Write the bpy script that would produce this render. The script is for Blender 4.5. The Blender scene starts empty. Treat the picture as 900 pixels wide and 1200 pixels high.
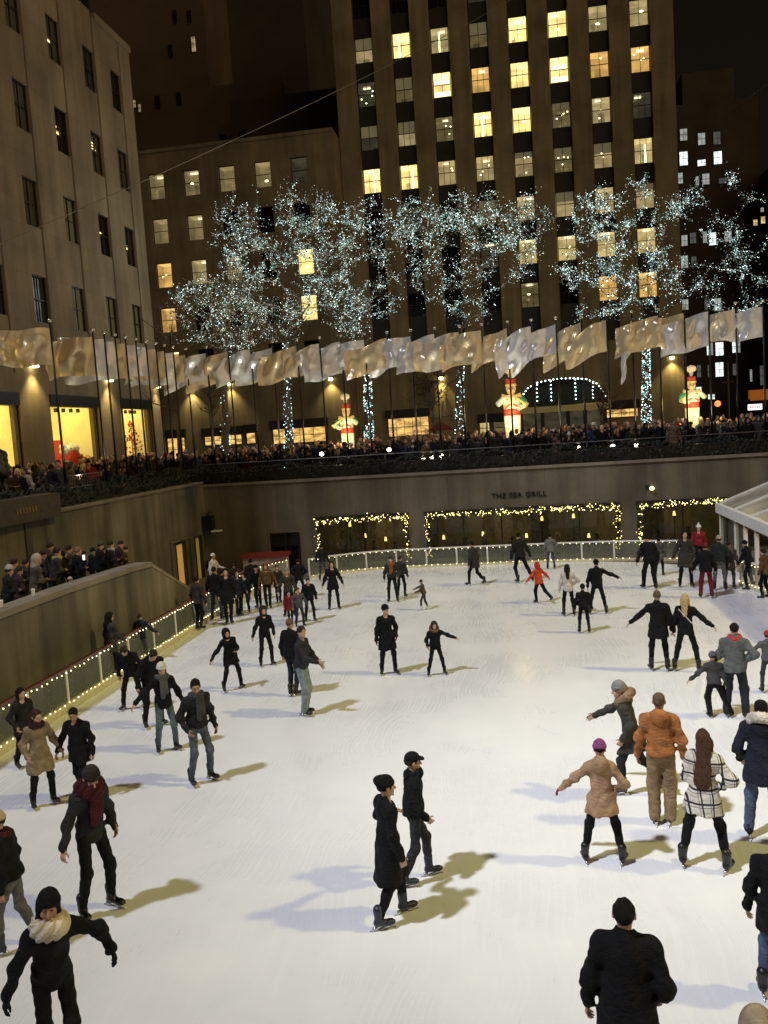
import bpy, math, random
import numpy as np
R = math.radians
rng = random.Random(7)
np.random.seed(7)
sc = bpy.context.scene
col = sc.collection

# ------------------------------------------------------------------ camera
FPX, CH = 1000.0, 5.9
yaw, pitch, roll = R(9.2), R(5.5), R(3.74)
_f = np.array([-math.sin(yaw)*math.cos(pitch), math.cos(yaw)*math.cos(pitch), -math.sin(pitch)])
_r0 = np.array([math.cos(yaw), math.sin(yaw), 0.0]); _u0 = np.cross(_r0, _f)
_r = _r0*math.cos(roll)-_u0*math.sin(roll); _u = _u0*math.cos(roll)+_r0*math.sin(roll)
CAM = np.array([0.0, 0.0, CH])
def ray(x, y): return _f+_r*(x-450)/FPX-_u*(y-600)/FPX
def onz(x, y, z=0.0):
    d = ray(x, y); return CAM+d*(z-CH)/d[2]
def ony(x, y, Y):
    d = ray(x, y); return CAM+d*Y/d[1]
def onx(x, y, X):
    d = ray(x, y); return CAM+d*X/d[0]
def proj(p):
    v = np.array(p)-CAM; z = v@_f
    return 450+FPX*(v@_r)/z, 600-FPX*(v@_u)/z
cd = bpy.data.cameras.new('camera'); cam = bpy.data.objects.new('camera', cd); col.objects.link(cam)
cd.sensor_fit = 'HORIZONTAL'; cd.sensor_width = 36; cd.lens = 40; cd.clip_end = 1500; cd.clip_start = .1
from mathutils import Matrix, Vector
M4 = Matrix.Identity(4)
for i in range(3):
    M4[i][0] = _r[i]; M4[i][1] = _u[i]; M4[i][2] = -_f[i]; M4[i][3] = CAM[i]
cam.matrix_world = M4
sc.camera = cam

# ------------------------------------------------------------------ materials
MATS = {}
def mat(key, color=(.5,.5,.5), rough=.7, metal=0, emit=None, estr=0, noise=0, nscale=6, bump=0, bscale=40, spec=.5, alpha=1, sample=False, trans=0, sheen=0):
    if key in MATS: return MATS[key]
    m = bpy.data.materials.new(key); m.use_nodes = True
    nt = m.node_tree; b = nt.nodes['Principled BSDF']
    b.inputs['Base Color'].default_value = (*color, 1); b.inputs['Roughness'].default_value = rough
    b.inputs['Metallic'].default_value = metal; b.inputs['Specular IOR Level'].default_value = spec
    if sheen: b.inputs['Sheen Weight'].default_value = sheen
    if emit is not None:
        b.inputs['Emission Color'].default_value = (*emit, 1); b.inputs['Emission Strength'].default_value = estr
        if not sample: m.cycles.emission_sampling = 'NONE'
    if trans: b.inputs['Transmission Weight'].default_value = trans
    if alpha < 1: b.inputs['Alpha'].default_value = alpha
    if noise or bump:
        tc = nt.nodes.new('ShaderNodeTexCoord')
    if noise:
        n = nt.nodes.new('ShaderNodeTexNoise'); n.inputs['Scale'].default_value = nscale; n.inputs['Detail'].default_value = 5
        nt.links.new(tc.outputs['Object'], n.inputs['Vector'])
        r = nt.nodes.new('ShaderNodeValToRGB')
        r.color_ramp.elements[0].position = .3; r.color_ramp.elements[1].position = .7
        r.color_ramp.elements[0].color = (*[c*(1-noise) for c in color], 1)
        r.color_ramp.elements[1].color = (*[min(1, c*(1+noise)) for c in color], 1)
        nt.links.new(n.outputs['Fac'], r.inputs['Fac']); nt.links.new(r.outputs['Color'], b.inputs['Base Color'])
    if bump:
        n2 = nt.nodes.new('ShaderNodeTexNoise'); n2.inputs['Scale'].default_value = bscale; n2.inputs['Detail'].default_value = 4
        nt.links.new(tc.outputs['Object'], n2.inputs['Vector'])
        bp = nt.nodes.new('ShaderNodeBump'); bp.inputs['Strength'].default_value = bump; bp.inputs['Distance'].default_value = .02
        nt.links.new(n2.outputs['Fac'], bp.inputs['Height']); nt.links.new(bp.outputs['Normal'], b.inputs['Normal'])
    MATS[key] = m
    return m
def stone(key, color, jx=3.4, jz=1.2, jd=.75, stain=.25, axis='x'):
    """limestone cladding: block joints, large soft mottling, vertical weather streaks"""
    if key in MATS: return MATS[key]
    m = bpy.data.materials.new(key); m.use_nodes = True
    nt = m.node_tree; N = nt.nodes.new; L = nt.links.new; b = nt.nodes['Principled BSDF']
    b.inputs['Roughness'].default_value = .8; b.inputs['Specular IOR Level'].default_value = .34
    g = N('ShaderNodeNewGeometry'); sx = N('ShaderNodeSeparateXYZ'); L(g.outputs['Position'], sx.inputs[0])
    cx = N('ShaderNodeCombineXYZ')
    L(sx.outputs['X' if axis == 'x' else 'Y'], cx.inputs[0]); L(sx.outputs['Z'], cx.inputs[1])
    br = N('ShaderNodeTexBrick'); br.inputs['Scale'].default_value = 1; br.inputs['Brick Width'].default_value = jx; br.inputs['Row Height'].default_value = jz
    br.inputs['Mortar Size'].default_value = .012; br.inputs['Color1'].default_value = (1,1,1,1); br.inputs['Color2'].default_value = (.88,.88,.88,1); br.inputs['Mortar'].default_value = (jd,jd,jd,1)
    br.offset = .5; L(cx.outputs[0], br.inputs['Vector'])
    n1 = N('ShaderNodeTexNoise'); n1.inputs['Scale'].default_value = .35; n1.inputs['Detail'].default_value = 6; L(g.outputs['Position'], n1.inputs['Vector'])
    mp = N('ShaderNodeMapping'); mp.inputs['Scale'].default_value = (1.6,1.6,.12); L(g.outputs['Position'], mp.inputs['Vector'])
    n2 = N('ShaderNodeTexNoise'); n2.inputs['Scale'].default_value = 1; n2.inputs['Detail'].default_value = 5; L(mp.outputs[0], n2.inputs['Vector'])
    n3 = N('ShaderNodeTexNoise'); n3.inputs['Scale'].default_value = 25; n3.inputs['Detail'].default_value = 3; L(g.outputs['Position'], n3.inputs['Vector'])
    def mr(src, lo, hi):
        q = N('ShaderNodeMapRange'); q.inputs[1].default_value = .3; q.inputs[2].default_value = .7; q.inputs[3].default_value = lo; q.inputs[4].default_value = hi; L(src, q.inputs[0]); return q.outputs[0]
    def mul(a, c):
        q = N('ShaderNodeMix'); q.data_type = 'RGBA'; q.blend_type = 'MULTIPLY'; q.inputs[0].default_value = 1; L(a, q.inputs[6]); L(c, q.inputs[7]); return q.outputs[2]
    c0 = N('ShaderNodeRGB'); c0.outputs[0].default_value = (*color, 1)
    o = mul(c0.outputs[0], br.outputs['Color']); o = mul(o, mr(n1.outputs['Fac'], 1-stain, 1+stain*.5)); o = mul(o, mr(n2.outputs['Fac'], 1-stain, 1.05)); o = mul(o, mr(n3.outputs['Fac'], .9, 1.08))
    L(o, b.inputs['Base Color'])
    bp = N('ShaderNodeBump'); bp.inputs['Strength'].default_value = .25; bp.inputs['Distance'].default_value = .02; L(n3.outputs['Fac'], bp.inputs['Height']); L(bp.outputs['Normal'], b.inputs['Normal'])
    MATS[key] = m
    return m
def cloth(c, rough=.85):
    """fabric: weave bump, soft colour drift"""
    key = 'cloth_%d_%d_%d' % tuple(int(x*10000) for x in c)
    if key in MATS: return MATS[key]
    m = mat(key, c, rough, noise=.32, nscale=7, bump=.35, bscale=90, spec=.2); nt = m.node_tree; b = nt.nodes['Principled BSDF']
    old = b.inputs['Normal'].links[0].from_socket; tc = nt.nodes.new('ShaderNodeTexCoord'); mp = nt.nodes.new('ShaderNodeMapping'); mp.inputs['Scale'].default_value = (7,7,13); nt.links.new(tc.outputs['Object'], mp.inputs['Vector'])
    n = nt.nodes.new('ShaderNodeTexNoise'); n.inputs['Scale'].default_value = 1; n.inputs['Detail'].default_value = 3; n.inputs['Distortion'].default_value = 1.6; nt.links.new(mp.outputs[0], n.inputs['Vector'])
    bp = nt.nodes.new('ShaderNodeBump'); bp.inputs['Strength'].default_value = .8; bp.inputs['Distance'].default_value = .035; nt.links.new(n.outputs['Fac'], bp.inputs['Height']); nt.links.new(old, bp.inputs['Normal']); nt.links.new(bp.outputs['Normal'], b.inputs['Normal'])
    return m

# ------------------------------------------------------------------ objects
def props(o, label=None, cat=None, group=None, kind=None):
    if label: o['label'] = label
    if cat: o['category'] = cat
    if group: o['group'] = group
    if kind: o['kind'] = kind
    return o
def thing(name, loc, label, cat, group=None, rz=0):
    o = bpy.data.objects.new(name, None); col.objects.link(o); o.location = loc; o.rotation_euler.z = rz
    o.empty_display_size = .2
    return props(o, label, cat, group)
def rootloc(p):
    v = Vector((0,0,0))
    while p is not None:
        v = v+p.location; p = p.parent
    return v
def mesh_obj(name, me, m, parent=None):
    o = bpy.data.objects.new(name, me); col.objects.link(o)
    if m is not None:
        for k in (m if isinstance(m, (list, tuple)) else [m]): me.materials.append(k)
    if parent: o.parent = parent
    return o
class MB:
    def __init__(s): s.v = []; s.f = []; s.mi = []
    def add(s, vs, fs, mi=0):
        n = len(s.v); s.v += [tuple(map(float, p)) for p in vs]; s.f += [tuple(n+i for i in q) for q in fs]; s.mi += [mi]*len(fs); return s
    def box(s, x0, y0, z0, x1, y1, z1, mi=0):
        if x0 > x1: x0, x1 = x1, x0
        if y0 > y1: y0, y1 = y1, y0
        if z0 > z1: z0, z1 = z1, z0
        return s.add([(x0,y0,z0),(x1,y0,z0),(x1,y1,z0),(x0,y1,z0),(x0,y0,z1),(x1,y0,z1),(x1,y1,z1),(x0,y1,z1)],
            [(0,3,2,1),(4,5,6,7),(0,1,5,4),(1,2,6,5),(2,3,7,6),(3,0,4,7)], mi)
    def bar(s, a, b, w, h, mi=0, up=(0,0,1)):
        a = Vector(a); b = Vector(b); d = (b-a).normalized(); sd = d.cross(Vector(up))
        if sd.length < 1e-4: sd = d.cross(Vector((1,0,0)))
        sd.normalize(); uu = sd.cross(d)
        q = [sd*i*w/2+uu*j*h/2 for i, j in ((-1,-1),(1,-1),(1,1),(-1,1))]
        return s.add([a+k for k in q]+[b+k for k in q], [(0,1,2,3),(7,6,5,4),(0,4,5,1),(1,5,6,2),(2,6,7,3),(3,7,4,0)], mi)
    def tube(s, pts, rad, n=8, mi=0, cap=True):
        pts = [Vector(p) for p in pts]; rads = rad if isinstance(rad, (list, tuple)) else [rad]*len(pts)
        vs = []; fs = []; prev = None
        for i, p in enumerate(pts):
            d = (pts[min(i+1, len(pts)-1)]-pts[max(i-1, 0)]).normalized()
            a = prev if prev is not None else Vector((1,0,0) if abs(d.x) < .9 else (0,1,0))
            a = a-d*a.dot(d)
            if a.length < 1e-4: a = d.orthogonal()
            a.normalize(); prev = a; b = d.cross(a)
            for k in range(n):
                t = 2*math.pi*k/n; vs.append(p+(a*math.cos(t)+b*math.sin(t))*rads[i])
        for i in range(len(pts)-1):
            for k in range(n):
                fs.append((i*n+k, i*n+(k+1)%n, (i+1)*n+(k+1)%n, (i+1)*n+k))
        if cap: fs += [tuple(range(n))[::-1], tuple(range((len(pts)-1)*n, len(pts)*n))]
        return s.add(vs, fs, mi)
    def octa(s, p, r, mi=0):
        x, y, z = p
        return s.add([(x+r,y,z),(x-r,y,z),(x,y+r,z),(x,y-r,z),(x,y,z+r),(x,y,z-r)],
            [(0,2,4),(2,1,4),(1,3,4),(3,0,4),(2,0,5),(1,2,5),(3,1,5),(0,3,5)], mi)
    def ball(s, c, r, n=10, m=6, mi=0):
        r = r if isinstance(r, (tuple, list)) else (r, r, r)
        vs = [(c[0],c[1],c[2]-r[2])]; fs = []
        for i in range(1, m):
            t = -math.pi/2+math.pi*i/m
            for k in range(n):
                a = 2*math.pi*k/n; vs.append((c[0]+r[0]*math.cos(t)*math.cos(a), c[1]+r[1]*math.cos(t)*math.sin(a), c[2]+r[2]*math.sin(t)))
        vs.append((c[0],c[1],c[2]+r[2])); L = len(vs)-1
        for k in range(n):
            fs.append((0, 1+(k+1)%n, 1+k))
            for i in range(m-2): fs.append((1+i*n+k, 1+i*n+(k+1)%n, 1+(i+1)*n+(k+1)%n, 1+(i+1)*n+k))
            fs.append((L, 1+(m-2)*n+k, 1+(m-2)*n+(k+1)%n))
        return s.add(vs, fs, mi)
    def build(s, name, m, parent=None, smooth=False):
        o = rootloc(parent) if parent else Vector((0,0,0))
        me = bpy.data.meshes.new(name); me.from_pydata([(v[0]-o.x, v[1]-o.y, v[2]-o.z) for v in s.v], [], s.f)
        if smooth: me.polygons.foreach_set('use_smooth', [True]*len(me.polygons))
        ob = mesh_obj(name, me, m, parent)
        if isinstance(m, (list, tuple)): me.polygons.foreach_set('material_index', s.mi)
        me.update()
        return ob
ORD = ['zeroth','first','second','third','fourth','fifth','sixth','seventh','eighth','ninth','tenth','eleventh','twelfth','thirteenth','fourteenth','fifteenth','sixteenth','seventeenth','eighteenth','nineteenth','twentieth']
def ordw(n):
    if n <= 20: return ORD[n]
    t = {2:'twenty',3:'thirty',4:'forty'}[n//10]
    return t+'-'+ORD[n%10] if n%10 else {3:'thirtieth',4:'fortieth'}[n//10]
def spot(name, loc, target, power, color, size, blend=.3, radius=.1):
    l = bpy.data.lights.new(name, 'SPOT'); l.energy = power; l.color = color; l.spot_size = R(size); l.spot_blend = blend; l.shadow_soft_size = radius
    o = bpy.data.objects.new(name, l); col.objects.link(o); o.location = loc
    o.rotation_euler = (Vector(target)-Vector(loc)).to_track_quat('-Z', 'Y').to_euler()
    return o
PL = 3.7          # plaza level above the ice

# ------------------------------------------------------------------ world and lights
w = bpy.data.worlds.new('World'); sc.world = w; w.use_nodes = True
nt = w.node_tree; bg = nt.nodes['Background']
# city night sky: almost black overhead, a trace of warm glow toward the horizon
tc = nt.nodes.new('ShaderNodeTexCoord'); sp = nt.nodes.new('ShaderNodeSeparateXYZ'); rp = nt.nodes.new('ShaderNodeValToRGB')
nt.links.new(tc.outputs['Generated'], sp.inputs[0]); nt.links.new(sp.outputs['Z'], rp.inputs['Fac']); nt.links.new(rp.outputs['Color'], bg.inputs['Color'])
rp.color_ramp.elements[0].color = (.0085,.0062,.004,1); rp.color_ramp.elements[1].color = (.0045,.0034,.0026,1); rp.color_ramp.elements[1].position = .6
bg.inputs['Strength'].default_value = 1.0
sl = bpy.data.lights.new('city_glow', 'SUN'); sl.energy = .64; sl.color = (1,.68,.36); sl.angle = R(70)
so = bpy.data.objects.new('city_glow', sl); col.objects.link(so); so.rotation_euler = Vector((-.70,.50,-.5)).to_track_quat('-Z','Y').to_euler()
# the rink's floodlights, high on the surrounding roofs: a cool one to the left, a warm one to the right
spot('floodlight_cool', (-42,-22,84), (4,23.5,0), 2.7e5, (.79,.83,1.0), 28, 1, 2.4)
spot('pool_fill', (-42.6,-22,84), (3.4,13.4,0), 2.1e5, (.97,.975,.95), 9.5, 1, 2.4)  # extra narrow beam added beside the cool one to brighten mid ice
spot('floodlight_warm', (66,8,72), (4.5,19,0), 1.5e5, (1,.90,.33), 29, 1, 2.4)

# ------------------------------------------------------------------ ground, ice
def ice_outline(off=0):
    pts = []
    xl, xr, yb, rl, rr = -10.4-off, 8.6+off, 35.5+off, 5.6+off, 7.5+off
    pts += [(xr, 3-off), (xr, yb-rr)]
    for i in range(1, 13):
        a = math.pi/2*i/12; pts.append((xr-rr+rr*math.cos(a), yb-rr+rr*math.sin(a)))
    for i in range(0, 13):
        a = math.pi/2+math.pi/2*i/12; pts.append((xl+rl+rl*math.cos(a), yb-rl+rl*math.sin(a)))
    pts.append((xl, 3-off))
    return pts
def make_ice():
    m = bpy.data.materials.new('ice'); m.use_nodes = True; nt = m.node_tree; N = nt.nodes.new; L = nt.links.new; b = nt.nodes['Principled BSDF']
    g = N('ShaderNodeNewGeometry')
    b.inputs['Roughness'].default_value = .36; b.inputs['Specular IOR Level'].default_value = .34
    n1 = N('ShaderNodeTexNoise'); n1.inputs['Scale'].default_value = .42; n1.inputs['Detail'].default_value = 7; n1.inputs['Roughness'].default_value = .6; L(g.outputs['Position'], n1.inputs['Vector'])
    # curved skate scratches: warped stretched noise
    def scr(rot, s, warp):
        nw = N('ShaderNodeTexNoise'); nw.inputs['Scale'].default_value = .25; L(g.outputs['Position'], nw.inputs['Vector'])
        mx = N('ShaderNodeVectorMath'); mx.operation = 'MULTIPLY_ADD'; mx.inputs[1].default_value = (warp, warp, 0); L(nw.outputs['Color'], mx.inputs[0]); L(g.outputs['Position'], mx.inputs[2])
        mp = N('ShaderNodeMapping'); mp.inputs['Rotation'].default_value = (0,0,rot); mp.inputs['Scale'].default_value = (s, .5, 1); L(mx.outputs[0], mp.inputs['Vector'])
        n = N('ShaderNodeTexNoise'); n.inputs['Scale'].default_value = 1; n.inputs['Detail'].default_value = 3; L(mp.outputs[0], n.inputs['Vector'])
        q = N('ShaderNodeMapRange'); q.inputs[1].default_value = .42; q.inputs[2].default_value = .62; q.inputs[3].default_value = 0; q.inputs[4].default_value = 1; L(n.outputs['Fac'], q.inputs[0]); return q.outputs[0]
    a = scr(.5, 22, 1.2); c = scr(-.9, 17, 1.6)
    mm = N('ShaderNodeMath'); mm.operation = 'MULTIPLY'; L(a, mm.inputs[0]); L(c, mm.inputs[1])
    r = N('ShaderNodeValToRGB'); r.color_ramp.elements[0].position = .32; r.color_ramp.elements[1].position = .68
    r.color_ramp.elements[0].color = (.70,.71,.75,1); r.color_ramp.elements[1].color = (.82,.82,.83,1); L(n1.outputs['Fac'], r.inputs['Fac'])
    mix = N('ShaderNodeMix'); mix.data_type = 'RGBA'; mix.inputs[7].default_value = (.86,.86,.87,1); L(r.outputs['Color'], mix.inputs[6])
    fm = N('ShaderNodeMath'); fm.operation = 'MULTIPLY'; fm.inputs[1].default_value = .24; L(mm.outputs[0], fm.inputs[0]); L(fm.outputs[0], mix.inputs[0])
    L(mix.outputs[2], b.inputs['Base Color'])
    q = N('ShaderNodeMapRange'); q.inputs[1].default_value = .3; q.inputs[2].default_value = .7; q.inputs[3].default_value = .19; q.inputs[4].default_value = .38; L(n1.outputs['Fac'], q.inputs[0])
    ad = N('ShaderNodeMath'); ad.operation = 'MULTIPLY_ADD'; ad.inputs[1].default_value = .15; L(mm.outputs[0], ad.inputs[0]); L(q.outputs[0], ad.inputs[2]); L(ad.outputs[0], b.inputs['Roughness'])
    bp = N('ShaderNodeBump'); bp.inputs['Strength'].default_value = .05; bp.inputs['Distance'].default_value = .004; L(mm.outputs[0], bp.inputs['Height']); L(bp.outputs['Normal'], b.inputs['Normal'])
    pts = ice_outline(); mb = MB(); n = len(pts)
    mb.add([(x,y,0) for x,y in pts]+[(x,y,-.25) for x,y in pts], [tuple(range(n))]+[(i,(i+1)%n,n+(i+1)%n,n+i)[::-1] for i in range(n)])
    props(mb.build('ice', m), kind='structure')
make_ice()
pave = mat('paving', (.10,.09,.08), .7, noise=.3, nscale=1.5)
mb = MB(); mb.box(-14.45,-2,-.6, 14,39.5,-.26); props(mb.build('rink_floor', mat('concrete_floor', (.16,.15,.13), .6, noise=.25, nscale=2)), kind='structure')
mb = MB(); B = 900; t = PL-.5
for q in ((-B,-B,14+B,.5),(-B,.5,-14.8,38.1),(14.4,.5,B,38.1),(-B,38.1,B,B)):
    mb.box(q[0],q[1],t, q[2],q[3],PL)
props(mb.build('plaza_ground', pave), kind='structure')

# ------------------------------------------------------------------ walls of the sunken rink
LX = -14.45; WY = 37.5
wallm = stone('rink_wall_stone', (.19,.16,.115), 2.1, 5.0, .62, .4)
wallmy = stone('rink_wall_stone_side', (.235,.20,.145), 2.1, 5.0, .62, .6, 'y')
dark = mat('dark_bronze', (.03,.024,.018), .45, metal=.4, noise=.3)
black = mat('black_metal', (.012,.012,.012), .4, noise=.2)
white_m = mat('white_metal', (.72,.71,.68), .4, noise=.08)
W = thing('retaining_wall', (0,WY,0), 'tall tan stone wall behind the rink with bronze lettering and dining windows', 'wall')
mb = MB()
top = 3.8
wins = [(-9.2,-5.0),(-4.25,4.12),(4.85,10.6)]; wz0, wz1 = -.2, 2.07
mb.box(LX-.35, WY, wz1, 14.4, WY+.6, top)
xs = [LX-.35]+[v for a in wins for v in a]+[14.4]
dz = [(-11.45,-10.02)]
mb.box(xs[0],WY,-.6,-11.45,WY+.6,wz1); mb.box(-11.45,WY,1.52,-10.02,WY+.6,wz1); mb.box(-10.02,WY,-.6,xs[1],WY+.6,wz1)
for i in (2,4,6): mb.box(xs[i],WY,-.6,xs[i+1],WY+.6,wz1)
for a,b in wins: mb.box(a,WY,-.6,b,WY+.6,wz0)
mb.build('masonry', wallm, W)
MB().box(LX-.35,WY-.08,top+.003,14.4,WY+.6,top+.12).build('coping', stone('coping_stone', (.26,.22,.17), 2, 2, .7, .25), W)
mb = MB()
for a,b in wins: mb.box(a-.02,WY-.12,wz1+.0,b+.02,WY-.003,wz1+.1)
mb.build('lintel', dark, W)
# the dining room behind the glass
glass = bpy.data.materials.new('window_glass'); glass.use_nodes = True
nt = glass.node_tree; nt.nodes.clear(); o_ = nt.nodes.new('ShaderNodeOutputMaterial'); mx = nt.nodes.new('ShaderNodeMixShader'); tr = nt.nodes.new('ShaderNodeBsdfTransparent'); gl = nt.nodes.new('ShaderNodeBsdfGlossy'); fr = nt.nodes.new('ShaderNodeFresnel')
gl.inputs['Roughness'].default_value = .04; tr.inputs['Color'].default_value = (.82,.86,.84,1); fr.inputs['IOR'].default_value = 1.5
gb = nt.nodes.new('ShaderNodeNewGeometry'); mb_ = nt.nodes.new('ShaderNodeMath'); mb_.operation = 'SUBTRACT'; mb_.inputs[0].default_value = 1; nt.links.new(gb.outputs['Backfacing'], mb_.inputs[1]); mm_ = nt.nodes.new('ShaderNodeMath'); mm_.operation = 'MULTIPLY'; nt.links.new(fr.outputs[0], mm_.inputs[0]); nt.links.new(mb_.outputs[0], mm_.inputs[1])
nt.links.new(mm_.outputs[0], mx.inputs[0]); nt.links.new(tr.outputs[0], mx.inputs[1]); nt.links.new(gl.outputs[0], mx.inputs[2]); nt.links.new(mx.outputs[0], o_.inputs['Surface'])
rm = thing('dining_room', (0,WY+4,-.3), 'dim brown dining room seen through the windows behind the rink', 'room')
rmw = mat('dining_room_wall', (.16,.12,.06), .8, noise=.4, nscale=.8)
mb = MB(); mb.box(-11.6,WY+5,-.59,13,WY+5.2,2.6); mb.box(-11.6,WY+.62,-.59,-11.4,WY+5,2.6); mb.box(13,WY+.62,-.59,13.2,WY+5,2.6)
mb.build('wall', rmw, rm)
MB().box(-11.4,WY+.62,2.45,13,WY+4.99,2.6).build('ceiling', mat('dining_ceiling', (.09,.07,.045), .8), rm)
MB().box(-11.6,WY+.62,-.7,13,WY+4.99,-.593).build('floor', mat('dining_floor', (.06,.04,.025), .5), rm)
for k in range(11):
    x = -9+k*1.9+rng.uniform(-.4,.4)
    c = MB().box(x,WY+4.9,-.5,x+.9,WY+4.98,2.2); c.build('wall_panel', mat('panel_%d' % (k%3), [(.10,.09,.05),(.22,.15,.06),(.05,.035,.02)][k%3], .6, noise=.4), rm)
lampm = mat('table_lamp_glow', (1,.8,.4), .5, emit=(1,.70,.2), estr=2.2, sample=True)
for (px,py) in ((635,608),(617,628),(520,630),(428,628),(566,626),(690,628),(452,632),(672,605),(790,602),(410,615),(800,640)):
    p = ony(px,py,WY+3.2); lp = thing('table_lamp', (p[0],p[1],-.59), 'small warm lamp glowing in the dining room, %s from the left' % ordw(sorted([635,617,520,428,566,690,452,672,790,410,800]).index(px)+1), 'lamp', 'lamps in the dining room')
    MB().tube([(p[0],p[1],-.59),(p[0],p[1],p[2]-.08)], .02, 6).build('stem', dark, lp)
    MB().tube([(p[0],p[1],p[2]-.08),(p[0],p[1],p[2]+.12)], [.07,.045], 10).build('lamp_shade', lampm, lp)
pt = bpy.data.lights.new('dining_light', 'AREA'); pt.shape = 'RECTANGLE'; pt.size = 20; pt.size_y = 2; pt.energy = 150; pt.color = (1,.76,.34)
po = bpy.data.objects.new('dining_light', pt); col.objects.link(po); po.location = (0,WY+3.2,2.4)
for i,(a,b) in enumerate(wins):
    wn = MB(); wn.box(a,WY+.2,wz0,a+.06,WY+.3,wz1); wn.box(b-.06,WY+.2,wz0,b,WY+.3,wz1); wn.box(a,WY+.202,wz1-.06,b,WY+.298,wz1-.003)
    n = max(2, round((b-a)/1.7))
    for k in range(1,n): x = a+(b-a)*k/n; wn.box(x-.025,WY+.2,wz0,x+.025,WY+.3,wz1)
    wo = wn.build('window', dark, W)
    MB().box(a+.06,WY+.24,wz0,b-.06,WY+.25,wz1-.06).build('pane', glass, wo)
do = MB().box(-11.45,WY+.05,-.3,-11.37,WY+.2,1.52).box(-10.1,WY+.05,-.3,-10.02,WY+.2,1.52).box(-11.37,WY+.05,1.44,-10.1,WY+.2,1.52).box(-10.77,WY+.06,-.3,-10.7,WY+.19,1.44).build('door', dark, W)
MB().box(-11.37,WY+.1,-.3,-10.1,WY+.13,1.44).build('pane', mat('dark_glass', (.008,.008,.007), .08, spec=.8), do)
# bronze letters
cu = bpy.data.curves.new('letters', 'FONT'); cu.body = 'THE SEA GRILL'; cu.size = .34; cu.extrude = .03; cu.space_character = 1.14; cu.align_x = 'LEFT'; cu.offset = .0025
tmp = bpy.data.objects.new('tmp', cu); col.objects.link(tmp); bpy.context.view_layer.update()
me = bpy.data.meshes.new_from_object(tmp.evaluated_get(bpy.context.evaluated_depsgraph_get())); bpy.data.objects.remove(tmp)
sg = mesh_obj('wall_lettering', me, black); wd = max(v.co.x for v in me.vertices); s_ = 2.36/wd
sg.scale = (s_,s_,1); sg.rotation_euler = (R(90),0,0); sg.location = (-1.27,WY-.022,2.6)
props(sg, 'row of small dark bronze capital letters on the stone wall above the widest window', 'sign')
wl = ony(761,572,WY); t = thing('wall_lamp', (wl[0],WY-.1,wl[2]), 'small warm lamp on the stone wall between the lettering and the pavilion', 'lamp')
MB().box(wl[0]-.14,WY-.14,wl[2]-.05,wl[0]+.02,WY-.003,wl[2]+.12).build('bracket', dark, t); MB().ball((wl[0]+.08,WY-.16,wl[2]),(.1,.07,.09)).build('lens', mat('wall_lamp_lens', (1,.8,.4), .4, emit=(1,.78,.34), estr=4), t)
# left retaining wall
LW = thing('retaining_wall', (LX,20,0), 'stained stone side wall with two lit doors beyond the ramp', 'wall')
mb = MB(); d1, d2 = (33.78,34.85), (35.95,36.8)
mb.box(LX-.35,.5,1.68,LX,WY-.003,3.97); mb.box(LX-.35,.5,-.6,LX,d1[0],1.68); mb.box(LX-.35,d1[1],-.6,LX,d2[0],1.68); mb.box(LX-.35,d2[1],-.6,LX,WY-.003,1.68)
mb.build('masonry', wallmy, LW)
mb = MB(); mb.box(LX-.353,.5,3.973,LX+.07,WY-.085,4.07); mb.build('coping', MATS['coping_stone'], LW)
mb = MB(); mb.box(LX+.003,22.95,1.8,LX+.06,23.25,3.97); mb.build('pilaster', mat('pilaster_dark', (.06,.045,.03), .6), LW)
for i,(a,b) in enumerate((d1,d2)):
    c = [(.62,.34,.08),(.42,.34,.06)][i]
    d = MB().box(LX-.18,a+.06,-.3,LX-.12,b-.06,1.62).build('door', mat('lit_door_%d' % i, c, .5, emit=c, estr=[.42,.22][i], noise=.12), LW)
    MB().box(LX-.2,a,-.3,LX+.03,a+.06,1.68).box(LX-.2,b-.06,-.3,LX+.03,b,1.68).box(LX-.2,a+.06,1.62,LX+.03,b-.06,1.68).build('frame', dark, d)
    if i == 0: MB().box(LX-.12,a+.12,.55,LX-.08,a+.2,.8).build('handle', black, d)
mb = MB(); mb.box(LX+.003,33.2,1.75,LX+.1,35.4,1.83); mb.box(LX+.003,33.2,-.3,LX+.08,33.3,1.75); mb.box(LX+.003,35.3,-.3,LX+.08,35.4,1.75); mb.build('door_surround', wallmy, LW)
# loudspeaker on the corner
LS = thing('loudspeaker', (-14.15,WY-.35,2.2), 'black box loudspeaker on a bracket in the rink corner', 'speaker')
MB().box(-14.4,WY-.55,1.85,-13.95,WY-.12,2.5).build('cabinet', black, LS)
MB().bar((-14.3,WY-.003,2.6),(-13.85,WY-.75,2.72),.05,.05).bar((-14.17,WY-.3,2.5),(-14.17,WY-.3,2.66),.05,.05).build('bracket', dark, LS)
MB().box(-14.0,WY-.62,1.77,-13.6,WY-.2,1.83).build('shelf', white_m, LS)
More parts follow.
